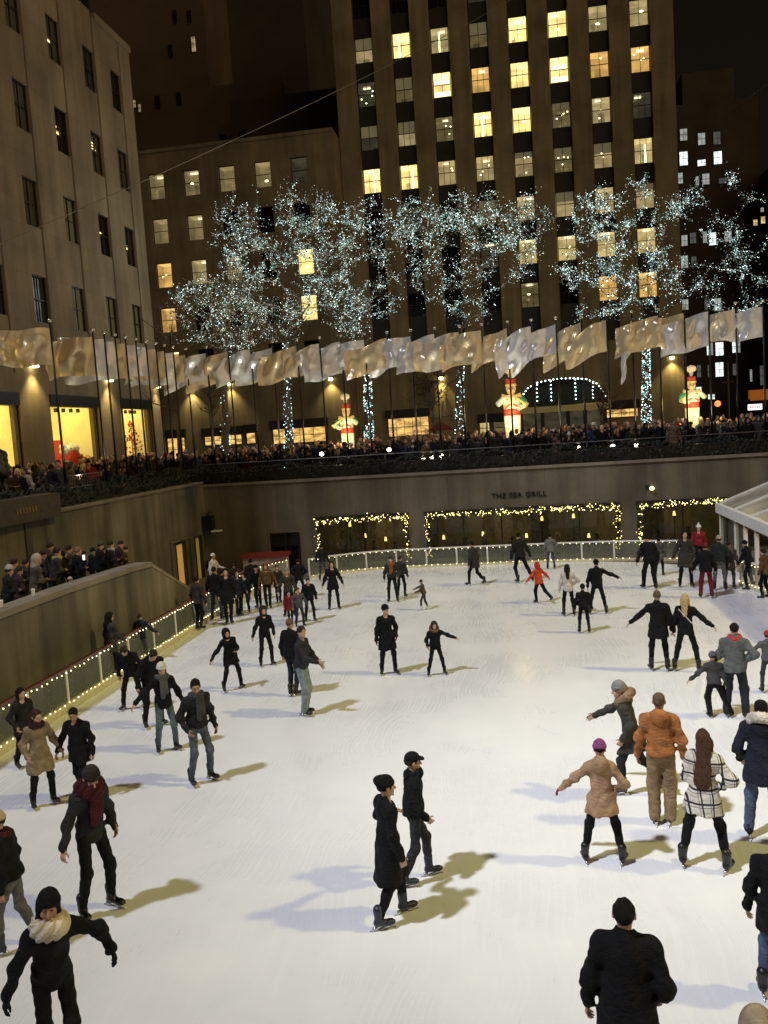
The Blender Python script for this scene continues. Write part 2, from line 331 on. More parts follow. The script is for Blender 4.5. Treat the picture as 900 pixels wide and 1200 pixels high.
# ramp and its parapet
rw = thing('ramp_parapet', (-11.2,20,0), 'sloping stained stone parapet beside the left edge of the rink', 'wall')
prof = [(4,2.47),(19,2.45),(22.6,2.36),(23.8,2.29),(26.7,.95)]
mb = MB(); n = len(prof); v = []
for x in (-11.4,-11.0):
    v += [(x,y,-.6) for y,z in prof]+[(x,y,z) for y,z in prof]
f_ = []
for i in range(n-1):
    f_ += [(i,i+1,n+i+1,n+i)[::1], (2*n+i,3*n+i,3*n+i+1,2*n+i+1)[::1], (n+i,n+i+1,3*n+i+1,3*n+i), (i,2*n+i,2*n+i+1,i+1)]
f_ += [(n-1,2*n+n-1,3*n+n-1,2*n-1),(0,n,3*n,2*n)]
mb.add(v, f_); pm = mb.build('masonry', wallmy, rw)
mb = MB()
for i in range(n-2): mb.bar((-11.2,prof[i][0]-(0 if i else 0),prof[i][1]+.075),(-11.2,prof[i+1][0]+.0,prof[i+1][1]+.075),.52,.14)
mb.bar((-11.2,prof[3][0],prof[3][1]+.06),(-11.2,prof[4][0],prof[4][1]+.06),.44,.1)
mb.build('coping', MATS['coping_stone'], rw)
mb = MB(); mb.box(-14.45,2,1.3,-11.41,24.2,1.6); mb.add([(-14.44,24.2,1.6),(-11.41,24.2,1.6),(-11.41,29,-.24),(-14.44,29,-.24)],[(0,1,2,3)]); mb.build('ramp_floor', pave)['kind'] = 'structure'
# small white cup on the parapet
for k,(px,py,lab) in enumerate(((39,690,'white paper cup standing on the ramp parapet below the pale-hooded onlooker'),(2,708,'white paper cup on the ramp parapet at the left edge of the photo'))):
    p = onx(px,py+6,-11.2); z0 = 2.63
    q = thing('paper_cup', (p[0],p[1],z0), lab, 'cup', 'paper cups on the parapet')
    MB().tube([(p[0],p[1],z0),(p[0],p[1],z0+.13)],[.032,.045],10).build('body', white_m, q); MB().tube([(p[0],p[1],z0+.131),(p[0],p[1],z0+.15)],[.05,.044],10).build('lid', white_m, q)

# ------------------------------------------------------------------ barrier round the ice
bulb = mat('warm_bulb', (1,.9,.6), .4, emit=(1,.83,.45), estr=7)
kick = mat('kickboard', (.62,.58,.36), .5, noise=.1)
plex = bpy.data.materials.new('barrier_glass'); plex.use_nodes = True
nt = plex.node_tree; nt.nodes.clear(); o_ = nt.nodes.new('ShaderNodeOutputMaterial'); mx = nt.nodes.new('ShaderNodeMixShader'); tr = nt.nodes.new('ShaderNodeBsdfTransparent'); gl = nt.nodes.new('ShaderNodeBsdfPrincipled')
gl.inputs['Roughness'].default_value = .25; gl.inputs['Base Color'].default_value = (.4,.42,.36,1); mx.inputs[0].default_value = .16; tr.inputs['Color'].default_value = (.8,.82,.76,1)
nt.links.new(tr.outputs[0], mx.inputs[1]); nt.links.new(gl.outputs[0], mx.inputs[2]); nt.links.new(mx.outputs[0], o_.inputs['Surface'])
redrail = mat('red_rail', (.11,.028,.018), .5, noise=.2)
def barrier(path, label, h, railm, step, kh, bstep):
    """path of plan points; glass panels between posts, lit by two rows of small bulbs"""
    P = [Vector((x,y,0)) for x,y in path]
    acc = [0]
    for a,b in zip(P,P[1:]): acc.append(acc[-1]+(b-a).length)
    L = acc[-1]
    def at(s):
        s = min(max(s,0),L)
        for i in range(len(P)-1):
            if s <= acc[i+1]: return P[i].lerp(P[i+1],(s-acc[i])/(acc[i+1]-acc[i]))
        return P[-1]
    t = thing('rink_barrier', tuple(at(L/2)), label, 'barrier')
    n = max(1, round(L/step)); off = Vector((0,0,0))
    k = MB(); rl = MB(); bl = MB(); gl_ = None
    m = max(8, int(L/.5))
    for i in range(m):
        a, b = at(L*i/m), at(L*(i+1)/m)
        k.bar(a+Vector((0,0,kh/2)), b+Vector((0,0,kh/2)), .12, kh); rl.bar(a+Vector((0,0,h)), b+Vector((0,0,h)), .1, .05)
    k.build('kickboard', kick, t); rl.build('rail', railm, t)
    for i in range(n+1):
        p = at(L*i/n); MB().tube([p+Vector((0,0,kh)),p+Vector((0,0,h-.02))], .036, 8).build('post', white_m, t)
        if i < n:
            g = MB(); mm = 4
            for j in range(mm):
                a, b = at(L*(i+j/mm)/n), at(L*(i+(j+1)/mm)/n); g.bar(a+Vector((0,0,(kh+h)/2)), b+Vector((0,0,(kh+h)/2)), .014, h-kh-.06)
            g.build('glass_panel', plex, t)
    nb = int(L/bstep)
    for i in range(nb):
        p = at(L*(i+.5)/nb)
        d = (at(L*(i+.9)/nb)-p); d.z = 0; d.normalize(); q = Vector((d.y,-d.x,0))*BSIDE*.09
        bl.octa(p+q+Vector((0,0,h-.05+rng.uniform(-.02,.02))), .0165); bl.octa(p+q+Vector((0,0,kh+.02+rng.uniform(-.018,.018))), .0165)
    o = bl.build('light_string', bulb, t); o['kind'] = 'stuff'
    return t
BSIDE = 1
OUT = ice_outline(.0)
lp = [(-10.4,3.5),(-10.4,29.9)]+[(-10.4+5.6-5.6*math.cos(a*math.pi/2/8)-0, 29.9+5.6*math.sin(a*math.pi/2/8)) for a in (1,2,3)]
barrier(lp, 'lit glass barrier along the left edge of the ice below the ramp', .97, redrail, 1.55, .2, .2)
cp = [(-10.4+5.6-5.6*math.cos(a*math.pi/2/8), 29.9+5.6*math.sin(a*math.pi/2/8)) for a in (4,5,6,7,8)]+[(1.1,35.5),(4,35.3),(6.1,34.7)]
barrier(cp, 'lit glass barrier across the far end of the ice', .8, white_m, 1.28, .1, .26)
BSIDE = -1
barrier([(9.4,17),(9.15,20),(8.6,23),(7.9,26),(7.05,29.4)], 'short lit glass barrier on the right beside the pavilion', .86, white_m, 1.5, .14, .2)
BSIDE = 1

# ------------------------------------------------------------------ garlands round the restaurant windows
leafm = [mat('garland_leaf', (.045,.075,.02), .6), mat('garland_leaf_pale', (.07,.10,.03), .6)]
gbulb = mat('garland_bulb', (1,.9,.4), .4, emit=(1,.80,.28), estr=6.5)
def quadleaf(mb, p, s, mi=0):
    a = Vector((rng.gauss(0,1),rng.gauss(0,1),rng.gauss(0,1))).normalized(); b = a.orthogonal().normalized(); c = a.cross(b)
    p = Vector(p); l = s; q = s*.45
    mb.add([p-b*l, p+c*q, p+b*l, p-c*q], [(0,1,2,3)], mi)
gdefs = [((-9.2,-5.0), True, True, 'left'), ((-4.25,4.12), True, True, 'middle'), ((4.85,9.2), True, False, 'right')]
for (a,b), ls, rs, nm in gdefs:
    t = thing('light_garland', ((a+b)/2,WY-.2,2), {'left':'green garland of yellow bulbs framing the narrow window beside the door','middle':'green garland of yellow bulbs framing the widest window below the lettering','right':'green garland of yellow bulbs over the window next to the pavilion'}[nm], 'garland', 'garlands round the windows')
    lf = MB(); bu = MB(); segs = [((a,2.0),(b,2.0))]
    if ls: segs.append(((a+.1,2.0),(a+.1,.1)))
    if rs: segs.append(((b-.1,2.0),(b-.1,.1)))
    cr = MB()
    for (x0,z0),(x1,z1) in segs:
        L = math.hypot(x1-x0,z1-z0)
        cr.tube([(x0,WY-.1,z0),(x1,WY-.1,z1)], .03, 6)
        for i in range(int(L*60)):
            u_ = rng.random(); quadleaf(lf, (x0+(x1-x0)*u_+rng.gauss(0,.06), WY-.13+rng.gauss(0,.035), z0+(z1-z0)*u_+rng.gauss(0,.06)), .06, rng.randint(0,1))
        for i in range(int(L*(26 if z0 == z1 else 17))):
            u_ = rng.random(); bu.octa((x0+(x1-x0)*u_+rng.gauss(0,.07), WY-.21+rng.gauss(0,.02), z0+(z1-z0)*u_+rng.gauss(0,.07)), rng.uniform(.012,.024))
    cr.build('stem', dark, t); lf.build('foliage', leafm, t)['kind'] = 'stuff'; bu.build('light_string', gbulb, t)['kind'] = 'stuff'

# red topped counter near the door, dark planters under the right window
rc_ = thing('serving_counter', (-11.3,36.3,-.26), 'red-topped counter with white sides beyond the barrier by the dark door', 'counter')
MB().box(-12.3,36.0,-.259,-10.4,36.7,.62).build('body', mat('counter_white', (.5,.42,.4), .5, noise=.3, nscale=4), rc_)
MB().box(-12.4,35.9,.623,-10.3,36.8,.78).build('top', mat('counter_red', (.22,.035,.025), .4), rc_)

# ------------------------------------------------------------------ pavilion on the right
pv = thing('pavilion', (10,30,-.26), 'white framed pavilion with a clear pitched roof along the right side of the rink', 'pavilion')
roofm = mat('pavilion_roof', (.34,.31,.26), .25, noise=.25, nscale=1.2, spec=.5)
ex, rx_, zE, zR = 7.6, 11.6, 2.2, 3.75
y0_, y1_ = 18, 34.6
mb = MB(); mb.add([(ex,y0_,zE),(rx_,y0_,zR),(rx_,y1_,zR),(ex,y1_,zE)],[(0,1,2,3)]); mb.add([(ex,y0_,zE-.02),(rx_,y0_,zR-.02),(rx_,y1_,zR-.02),(ex,y1_,zE-.02)],[(3,2,1,0)]); mb.add([(rx_,y0_,zR),(rx_+4,y0_,zE),(rx_+4,y1_,zE),(rx_,y1_,zR)],[(0,1,2,3)])
mb.build('roof', roofm, pv)
y = y1_
while y > y0_:
    MB().bar((ex,y,zE+.03),(rx_,y,zR+.03),.09,.06).build('rafter', white_m, pv); y -= 2.35
MB().bar((rx_,y0_,zR+.05),(rx_,y1_,zR+.05),.12,.08).build('ridge', white_m, pv)
MB().box(ex-.16,y0_,zE-.34,ex+.02,y1_+.05,zE+.02).build('gutter', mat('gutter_white', (.74,.72,.70), .45, noise=.1), pv)
MB().box(ex-.02,y0_,zE-.48,ex+.03,y1_-.1,zE-.42).build('rail', dark, pv)
for yy in (34.5,33.4,32.2,30.9,29.5,27.4,25.2,22.5,20):
    MB().box(ex-.05,yy-.06,-.26,ex+.07,yy+.06,zE-.35).build('post', white_m if yy not in (33.4,) else dark, pv)
for ya,yb in ((33.46,34.44),(32.26,33.34),(30.96,32.14)):
    MB().box(ex-.005,ya,-.1,ex+.015,yb,zE-.5).build('glass_panel', plex, pv)
MB().box(9.8,19,-.26,9.9,34,1.2).build('inner_partition', mat('warm_board', (.32,.16,.06), .7, noise=.3), pv)
MB().box(ex+.003,y0_+.2,.78,ex+.1,28.9,.9).build('bench_cushion', redrail, pv)
pl_ = bpy.data.lights.new('pavilion_light','AREA'); pl_.shape='RECTANGLE'; pl_.size=1; pl_.size_y=10; pl_.energy=330; pl_.color=(1,.72,.4)
po = bpy.data.objects.new('pavilion_light', pl_); col.objects.link(po); po.location=(10.2,27,2.2)

# ------------------------------------------------------------------ hedge, rail on the plaza edge
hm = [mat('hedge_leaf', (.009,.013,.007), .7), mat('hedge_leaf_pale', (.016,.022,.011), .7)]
def hedge(a, b, w, z0, z1, label, n):
    t = thing('hedge', ((a[0]+b[0])/2,(a[1]+b[1])/2,z0), label, 'hedge')
    a = Vector((*a,0)); b = Vector((*b,0)); d = (b-a).normalized(); s = Vector((-d.y,d.x,0))
    core = MB(); core.bar(a+Vector((0,0,(z0+z1)/2-.08)), b+Vector((0,0,(z0+z1)/2-.08)), w*.7, (z1-z0)-.2); core.build('branch_core', dark, t)
    mb = MB()
    for i in range(n):
        u_ = rng.random(); k = rng.random()
        h = z1+.09*math.sin(u_*57)+.06*math.sin(u_*131+1)
        if k < .45: p = a.lerp(b,u_)+s*rng.uniform(-w/2,w/2)+Vector((0,0,h-abs(rng.gauss(0,.08))))
        else: p = a.lerp(b,u_)+s*(rng.choice((-1,1))*w/2+rng.gauss(0,.05))+Vector((0,0,rng.uniform(z0,h)))
        quadleaf(mb, p, rng.uniform(.05,.1), 0 if rng.random() < .7 else 1)
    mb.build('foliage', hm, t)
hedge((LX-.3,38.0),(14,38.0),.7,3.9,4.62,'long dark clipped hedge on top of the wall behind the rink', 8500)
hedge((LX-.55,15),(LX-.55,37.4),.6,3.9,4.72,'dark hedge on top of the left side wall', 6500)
def rail(a, b, label, step):
    t = thing('railing', ((a[0]+b[0])/2,(a[1]+b[1])/2,PL), label, 'railing')
    MB().tube([(*a,4.78),(*b,4.78)], .03, 8).tube([(*a,4.4),(*b,4.4)], .02, 6).build('handrail', mat('steel_rail', (.09,.085,.08), .4, metal=.5), t)
    L = math.dist(a,b); n = int(L/step)
    for i in range(n+1):
        x = a[0]+(b[0]-a[0])*i/n; y = a[1]+(b[1]-a[1])*i/n; MB().tube([(x,y,PL),(x,y,4.78)], .025, 6).build('post', MATS['steel_rail'], t)
rail((-15.1,38.55),(13,38.55),'steel handrail behind the long hedge at the back of the rink',2)
# planter block at the left, crowd-control barricade
pb = thing('planter_box', (-15.2,22.5,3.9), 'dark brown planter block with pale slots at the left end of the hedge', 'planter')
MB().box(-15.6,21,3.9,LX+.3,24.6,4.62).build('body', mat('planter_brown', (.045,.03,.02), .6, noise=.3), pb)
mb = MB()
for k in range(7): yy = 22.2+k*.16; mb.box(LX+.303,yy,4.18,LX+.32,yy+.07,4.34)
mb.build('slot', mat('brass_slot', (.20,.14,.05), .4, metal=.3), pb)
br_ = thing('crowd_barricade', (-15.1,27.6,4.2), 'low steel crowd barricade with upright bars at the left end of the hedge', 'barricade')
mb = MB(); mb.tube([(-14.75,26.3,5.05),(-14.75,28.4,5.05)],.025,6); mb.tube([(-14.75,26.3,4.65),(-14.75,28.4,4.65)],.025,6)
mb.build('frame', mat('barricade_steel', (.09,.055,.05), .5, metal=.4), br_)
for k in range(13): yy = 26.35+k*.165; MB().tube([(-14.75,yy,4.65),(-14.75,yy,5.05)],.013,5).build('bar', MATS['barricade_steel'], br_)

# ------------------------------------------------------------------ left building
lb = thing('office_building', (-21,40,PL), 'tall pale limestone building with dark windows and lit shop fronts on the left', 'building')
lst = stone('limestone_left', (.30,.225,.135), 1.7, 1.06, .74, .3, 'y')
lst2 = stone('limestone_left_x', (.30,.225,.135), 1.7, 1.06, .9, .22, 'x')
BX = -21
ywins = [29.15+3.4*k for k in range(-2,6)]     # near edge of each window bay
ywins = [22.5, 25.9, 29.25, 32.65, 36.05, 39.5, 43.0, 46.05]
WW, WH = 1.25, 2.12
rowz = [11.72,16.0,20.2,24.45,28.7,32.9,37.1]
def lb_rows(y): return rowz[:4] if y > 44 else rowz
mb = MB(); yend = 48.75; zroof1, zroof2 = 28.4, 44
edges = [19.0]+[v for y in ywins for v in (y,y+WW)]+[yend]
for i in range(0,len(edges),2):                # solid piers full height
    y0,y1 = edges[i],edges[i+1]; zt = zroof1 if y0 >= 44 else zroof2
    if y0 < 44.2 < y1:
        mb.box(BX-.5,y0,9.3,BX,44.5,zroof2); mb.box(BX-.5,44.5,9.3,BX,y1,zroof1)
    else: mb.box(BX-.5,y0,9.3,BX,y1,zt)
for y in ywins:                                # wall above and below each window in its bay
    rz_ = lb_rows(y); zt = zroof1 if y > 44 else zroof2; zz = 9.3
    for z in rz_:
        mb.box(BX-.5,y,zz,BX-.03,y+WW,z); zz = z+WH
    mb.box(BX-.5,y,zz,BX-.03,y+WW,zt)
mb.box(BX-16,19,9.3,BX-.5,44.5,zroof2); mb.box(BX-16,44.5,9.3,BX-.5,yend,zroof1)
shops = [(24.2,28.6),(30.1,34.0),(36.45,40.95),(43.5,47.45)]
zz = 8.5
mb.box(BX-.5,19,zz,BX,yend,9.3)
pe = [19.0]+[v for s in shops for v in s]+[yend]
for i in range(0,len(pe),2): mb.box(BX-.5,pe[i],PL,BX,pe[i+1],zz)
for a,b in shops: mb.box(BX-.5,a,PL,BX-.02,b,4.95)
mb.box(BX-16,19,PL,BX-3.2,yend-.5,9.3); mb.box(BX-3.2,yend-.5,PL,BX-.5,yend,9.3)
mb.build('masonry', lst, lb)
mb = MB(); mb.box(BX-16.1,44.6,zroof1,BX+.08,yend+.1,zroof1+.35); mb.build('cornice', lst2, lb)
darkglass = mat('dark_glass', (.008,.008,.007), .08, spec=.8)
glow_d = [mat('faint_room_%d' % i, (.01,.01,.01), .1, emit=c, estr=s, spec=.8) for i,(c,s) in enumerate([((.5,.36,.14),.035),((.6,.45,.16),.10),((.7,.55,.2),.22),((.3,.28,.2),.02)])]
stripm = mat('ceiling_strip', (1,.8,.4), .5, emit=(1,.74,.34), estr=1.6)
ROOMS = {}
def lit_room(parent, a, z, w, h, pos, key):
    wall, ceil, side, lamp = ROOMS[key]; d = rng.uniform(1.2,1.8); y0 = pos+.1; y1 = pos+.1+d
    MB().add([(a,y1,z),(a+w,y1,z),(a+w,y1,z+h),(a,y1,z+h)],[(0,1,2,3)]).add([(a,y0,z),(a,y1,z),(a,y1,z+h),(a,y0,z+h)],[(0,1,2,3)],2).add([(a+w,y0,z),(a+w,y1,z),(a+w,y1,z+h),(a+w,y0,z+h)],[(0,1,2,3)],2).add([(a,y0,z+h),(a+w,y0,z+h),(a+w,y1,z+h),(a,y1,z+h)],[(0,1,2,3)],1).add([(a,y0,z),(a+w,y0,z),(a+w,y1,z),(a,y1,z)],[(0,1,2,3)],2).build('room_interior', [wall,ceil,side], parent)
    if rng.random() < .75:
        x = a+w*rng.uniform(.2,.45); yl = y0+d*rng.uniform(.25,.7); MB().box(x,yl,z+h-.1,x+w*rng.uniform(.3,.5),yl+.25,z+h-.03).build('lamp_and_flare', lamp, parent)
    if rng.random() < .5:
        x = a+w*rng.uniform(.05,.6); MB().box(x,y1-.4,z,x+w*rng.uniform(.2,.4),y1-.02,z+h*rng.uniform(.25,.62)).build('furniture', side, parent)
def facade_window(parent, ax, pos, a, z, w, h, pane, nx=2, nz=2, fm=dark, lamp=0, blind=0, face=1, bm=None):
    """ax 'x': window in a wall facing -y at y=pos; ax 'y': in a wall facing +x at x=pos"""
    mb = MB(); t = .05
    def bx(u0,u1,z0,z1,d0,d1,m_=None):
        m_ = m_ or mb
        if ax == 'x': m_.box(u0,pos+d0,z0,u1,pos+d1,z1)
        else: m_.box(pos-d1,u0,z0,pos-d0,u1,z1)
        return m_
    bx(a,a+t,z,z+h,.0,.1); bx(a+w-t,a+w,z,z+h,.0,.1); bx(a+t,a+w-t,z,z+t,.0,.1); bx(a+t,a+w-t,z+h-t,z+h,.0,.1)
    for k in range(1,nx): u_ = a+w*k/nx; bx(u_-.018,u_+.018,z+t,z+h-t,.01,.09)
    for k in range(1,nz): q = z+h*k/nz; bx(a+t,a+w-t,q-.025,q+.025,.013,.087)
    f = mb.build('window', fm, parent)
    if ax == 'x' and pane.name in ROOMS and pos in (75.18, 78.42): lit_room(f, a+.01, z+.01, w-.02, h-.02, pos, pane.name)
    else: bx(a+t,a+w-t,z+t,z+h-t,.11,.13,MB()).build('pane', pane, f)
    if blind: bx(a+t,a+w-t,z+h-t-blind*h,z+h-t,.094,.104,MB()).build('blind', bm or MATS['blind_lit'], f)
    if lamp:  # glowing spots and stretched lamp-flare streaks set at the glass
        u_ = a+w*rng.uniform(.35,.7); q = z+h*rng.uniform(.25,.6)
        lm = MB()
        if lamp == 1: lm.ball((u_,pos+.098,q) if ax == 'x' else (pos-.098,u_,q), (.16,.01,.09) if ax == 'x' else (.01,.14,.07))
        elif lamp == 2: bx(u_-.06,u_+.06,z+.12,z+h*.75,.094,.104,lm)
        elif lamp == 3:
            
            for _ in range(rng.randint(1,3)): MB().ball((a+w*rng.uniform(.15,.85),pos+.098,z+h*rng.uniform(.15,.8)),(.06,.01,.06),8,5).build('lamp_and_flare', MATS['lamp_hot'], f)
            lm.ball((a+w*rng.uniform(.15,.85),pos+.098,z+h*rng.uniform(.15,.8)),(.06,.01,.06),8,5)
        elif lamp == 4: bx(a+.12,a+w-.12,z+.15,z+.5,.094,.104,MB()).build('lamp_and_flare', MATS['lamp_hot'], f); bx(a+.12,a+w-.2,z+h*.55,z+h*.68,.094,.104,lm)
        lm.build('lamp_and_flare', MATS['lamp_hot'], f)
    return f
mat('blind_lit', (.5,.4,.2), .8, emit=(.75,.55,.22), estr=.42, noise=.1)
mat('blind_dim', (.3,.28,.2), .8, emit=(.6,.5,.26), estr=.13, noise=.1)
mat('lamp_hot', (1,.9,.6), .5, emit=(1,.86,.42), estr=6)
for y in ywins:
    for z in lb_rows(y):
        k = rng.random(); pane = darkglass if k < .3 else glow_d[0] if k < .62 else glow_d[1] if k < .85 else glow_d[3]
        if z == rowz[0]: pane = glow_d[1] if y > 38 else glow_d[3]
        f = facade_window(lb, 'y', BX-.12, y, z, WW, WH, pane, 2, 2)
        if rng.random() < .4 and z > 12:
            u_ = y+rng.uniform(.2,.5); q = z+WH*rng.uniform(.2,.75)
            for _ in range(rng.randint(1,3)): MB().box(BX-.226,u_,q,BX-.216,u_+rng.uniform(.2,.5),q+rng.uniform(.04,.1)).build('lamp_and_flare', stripm, f); q += .14
mb = MB()
for y in ywins:                                  # vertical joint grooves beside the bays
    mb.box(BX+.001,y+WW+.02,9.35,BX+.012,y+WW+.07,zroof1-.2 if y > 44 else zroof2-.2)
mb.build('groove', mat('groove_dark', (.08,.06,.04), .8), lb)
# shop fronts: deep lit display windows
shopw = mat('shop_wall_glow', (.85,.66,.2), .7, emit=(1,.76,.24), estr=.55, noise=.22, nscale=1.2, sample=True)  # backdrop made emissive so the whole shop interior looks lit
shopf = mat('shop_floor', (.5,.4,.2), .5)
for i,(a,b) in enumerate(shops):
    sw = MB().box(BX-.25,a,4.95,BX-.1,a+.1,8.3).box(BX-.25,b-.1,4.95,BX-.1,b,8.3).box(BX-.25,a+.1,4.95,BX-.1,b-.1,5.03).build('shop_window', dark, lb)
    MB().box(BX-.4,a,7.95,BX+.06,b,8.495).build('shop_fascia', mat('fascia_black', (.012,.01,.008), .5), lb)
    MB().box(BX-.19,a+.1,5.03,BX-.175,b-.1,7.95).build('pane', glass, sw)
    mb = MB(); mb.box(BX-3.0,a-.3,4.6,BX-2.95,b+.3,8.6); mb.box(BX-2.95,a-.3,4.6,BX-.52,a-.2,8.6); mb.box(BX-2.95,b+.2,4.6,BX-.52,b+.3,8.6); mb.build('display_backdrop', shopw, sw)
    MB().box(BX-2.95,a-.2,4.7,BX-.52,b+.2,4.95).build('display_floor', shopf, sw)
    MB().box(BX-2.95,a-.2,8.3,BX-.52,b+.2,8.4).build('display_ceiling', mat('shop_ceiling', (.8,.7,.4), .7), sw)
    for k in range(6):
        yy = a+.5+(b-a-1)*k/5; MB().box(BX-.9,yy-.06,7.75,BX-.75,yy+.06,7.95).build('track_lamp', dark, sw)
    l = bpy.data.lights.new('shop_light','AREA'); l.shape='RECTANGLE'; l.size=1.5; l.size_y=b-a; l.energy=120; l.color=(1,.80,.40)
    o = bpy.data.objects.new('shop_light', l); col.objects.link(o); o.location=(BX-1.6,(a+b)/2,8.2)
def tree_display():
    b = onx(157,541,BX-1.2); y = b[1]; x = BX-1.2
    d = thing('display_tree', (x,y,4.95), 'thin red and brown decorated tree in the farthest lit shop window', 'decoration')
    mb = MB(); mb.tube([(x,y,4.95),(x,y,7.4)],[.05,.015],6)
    for k in range(60):
        z = rng.uniform(5.1,7.3); a = rng.uniform(0,6.28); r_ = (7.5-z)*.36
        mb.tube([(x,y,z),(x+r_*math.cos(a),y+r_*math.sin(a),z+.1)],[.014,.006],4)
    mb.build('branch', mat('display_twig', (.22,.09,.03), .6), d)
    b2 = MB()
    for k in range(90):
        z = rng.uniform(5.1,7.3); a = rng.uniform(0,6.28); r_ = (7.5-z)*.38*rng.uniform(.4,1); b2.ball((x+r_*math.cos(a),y+r_*math.sin(a),z+.05), .06, 6, 4)
    o = b2.build('ornament', mat('ornament_red', (.6,.06,.03), .3), d); o['kind'] = 'stuff'
tree_display()
X1 = BX-1.3; c1 = onx(84,540,X1)
dp = thing('display_stand', (X1,c1[1],4.95), 'red and white holiday display in the lit shop window behind the nearest flagpole', 'display')
def atx(px,py,X): return onx(px,py,X)
q0,q1 = atx(66,548,BX-2.2),atx(89,515,BX-2.2)
MB().box(BX-2.3,q0[1],4.96,BX-2.2,q1[1],q1[2]).build('red_panel', mat('display_red', (.55,.04,.02), .5, emit=(.8,.06,.02), estr=.2), dp)
MB().ball((X1,c1[1],5.5),(.45,.55,.55)).build('gift_sack', mat('sack_red', (.6,.04,.02), .6, noise=.2), dp, True)
mb = MB(); c2 = atx(82,527,X1)
for k in range(16): mb.ball((X1+rng.uniform(-.3,.3),c2[1]+rng.uniform(-.6,.5),c2[2]+rng.uniform(-.12,.16)),rng.uniform(.12,.2),8,5)
mb.build('snow_trim', mat('snow_trim', (.85,.82,.78), .8), dp)
for (xa,ya,xb,yb) in ((70,511,92,503),(86,498,97,490),(94,520,101,508)):
    q0,q1 = atx(xa,ya,BX-2.5),atx(xb,yb,BX-2.5); MB().box(BX-2.6,q0[1],q0[2],BX-2.5,q1[1],q1[2]).build('shelf_goods', mat('shelf_goods', (.5,.28,.06), .6, noise=.4, nscale=5), dp)
mb = MB(); c3 = atx(104,545,BX-.9)
for k in range(26): mb.ball((BX-.9+rng.uniform(-.2,.2),c3[1]+rng.uniform(-.6,.6),5.1+rng.uniform(-.1,.5)),rng.uniform(.06,.13),7,4)
mb.build('bauble', mat('bauble_gold', (.7,.45,.12), .3, metal=.5), dp)
q0,q1 = atx(70,513,BX-2.8),atx(98,484,BX-2.8); MB().box(BX-2.9,q0[1],q0[2],BX-2.8,q1[1],q1[2]).build('back_picture', mat('display_grey', (.22,.19,.12), .6, noise=.5, nscale=2.5), dp)

# sconces: a dark box lamp washing the stone below it
sconce_hot = mat('sconce_glow', (1,.9,.5), .5, emit=(1,.86,.40), estr=14)
def sconce(p, n, label, power=60):
    """p lamp point, n outward wall normal"""
    t = thing('wall_lamp', tuple(p), label, 'lamp', 'wall lamps'); n = Vector(n); s = Vector((-n.y,n.x,0)); c = Vector(p)
    MB().bar(c+n*.02+Vector((0,0,.3)), c+n*.42+Vector((0,0,.3)), .5, .16).build('cap', black, t)
    MB().bar(c+n*.06+Vector((0,0,.12)), c+n*.3+Vector((0,0,.12)), .3, .2).build('glass', sconce_hot, t)
    spot('wall_lamp_beam', tuple(c+n*.42+Vector((0,0,.0))), tuple(c+n*.12+Vector((0,0,-3))), power, (1,.80,.34), 95, .8, .12)
sconce((BX,35.2,9.6),(1,0,0),'small box lamp washing the pale pier between the two nearest shop windows',330)
sconce((BX,42.2,9.3),(1,0,0),'small box lamp washing the pier between the middle and far shop windows',330)
sconce((BX,48.2,9.2),(1,0,0),'small box lamp at the far corner of the left building',200)

# ------------------------------------------------------------------ rear low building
rb = thing('office_building', (-23,75,PL), 'low brown building at the back left with five columns of lit windows', 'building')
rst = stone('limestone_rear', (.25,.20,.12), 1.8, 1.2, .78, .32)
RY = 75; cols5 = [-31.55+3.29*k for k in range(5)]; rrows = [10.35,14.1,18.0,22.0,25.85,29.75-2.1]
rrows = [12.0,15.95,19.95,23.85,27.75]; RW, RH = 1.45, 2.2
mb = MB(); zt = 31.75; x0, x1 = -33.2, -14.5
ed = [x0]+[v for c in cols5 for v in (c,c+RW)]+[x1]
for i in range(0,len(ed),2): mb.box(ed[i],RY,11,ed[i+1],RY+2.3,zt)
for c in cols5:
    zz = 11
    for z in rrows: mb.box(c,RY,zz,c+RW,RY+2.3,z); zz = z+RH
    mb.box(c,RY,zz,c+RW,RY+2.3,zt)
mb.box(x0,RY+2.3,PL,x1,RY+16,zt)
mb.box(x0,RY,PL,x1,RY+2.3,11)
mb.build('masonry', rst, rb); MB().box(x0,RY-.1,zt,x1,RY+16,zt+.3).build('coping', rst, rb)
PB = mat('pane_bright', (1,.8,.4), .3, emit=(1,.70,.20), estr=1.7, noise=0)
def litpane(key, c, s, var=.5, sc_=1.1):
    m = bpy.data.materials.new(key); m.use_nodes = True; nt = m.node_tree; b = nt.nodes['Principled BSDF']; b.inputs['Base Color'].default_value = (.02,.02,.02,1); b.inputs['Roughness'].default_value = .1
    g = nt.nodes.new('ShaderNodeNewGeometry'); n = nt.nodes.new('ShaderNodeTexNoise'); n.inputs['Scale'].default_value = sc_; n.inputs['Detail'].default_value = 3
    mp = nt.nodes.new('ShaderNodeMapping'); mp.inputs['Scale'].default_value = (.8,.8,1.6); nt.links.new(g.outputs['Position'], mp.inputs['Vector']); nt.links.new(mp.outputs[0], n.inputs['Vector'])
    q = nt.nodes.new('ShaderNodeMapRange'); q.inputs[1].default_value = .35; q.inputs[2].default_value = .65; q.inputs[3].default_value = s*(1-var); q.inputs[4].default_value = s*(1+var); nt.links.new(n.outputs['Fac'], q.inputs[0])
    b.inputs['Emission Color'].default_value = (*c,1); nt.links.new(q.outputs[0], b.inputs['Emission Strength']); m.cycles.emission_sampling = 'NONE'
    return m
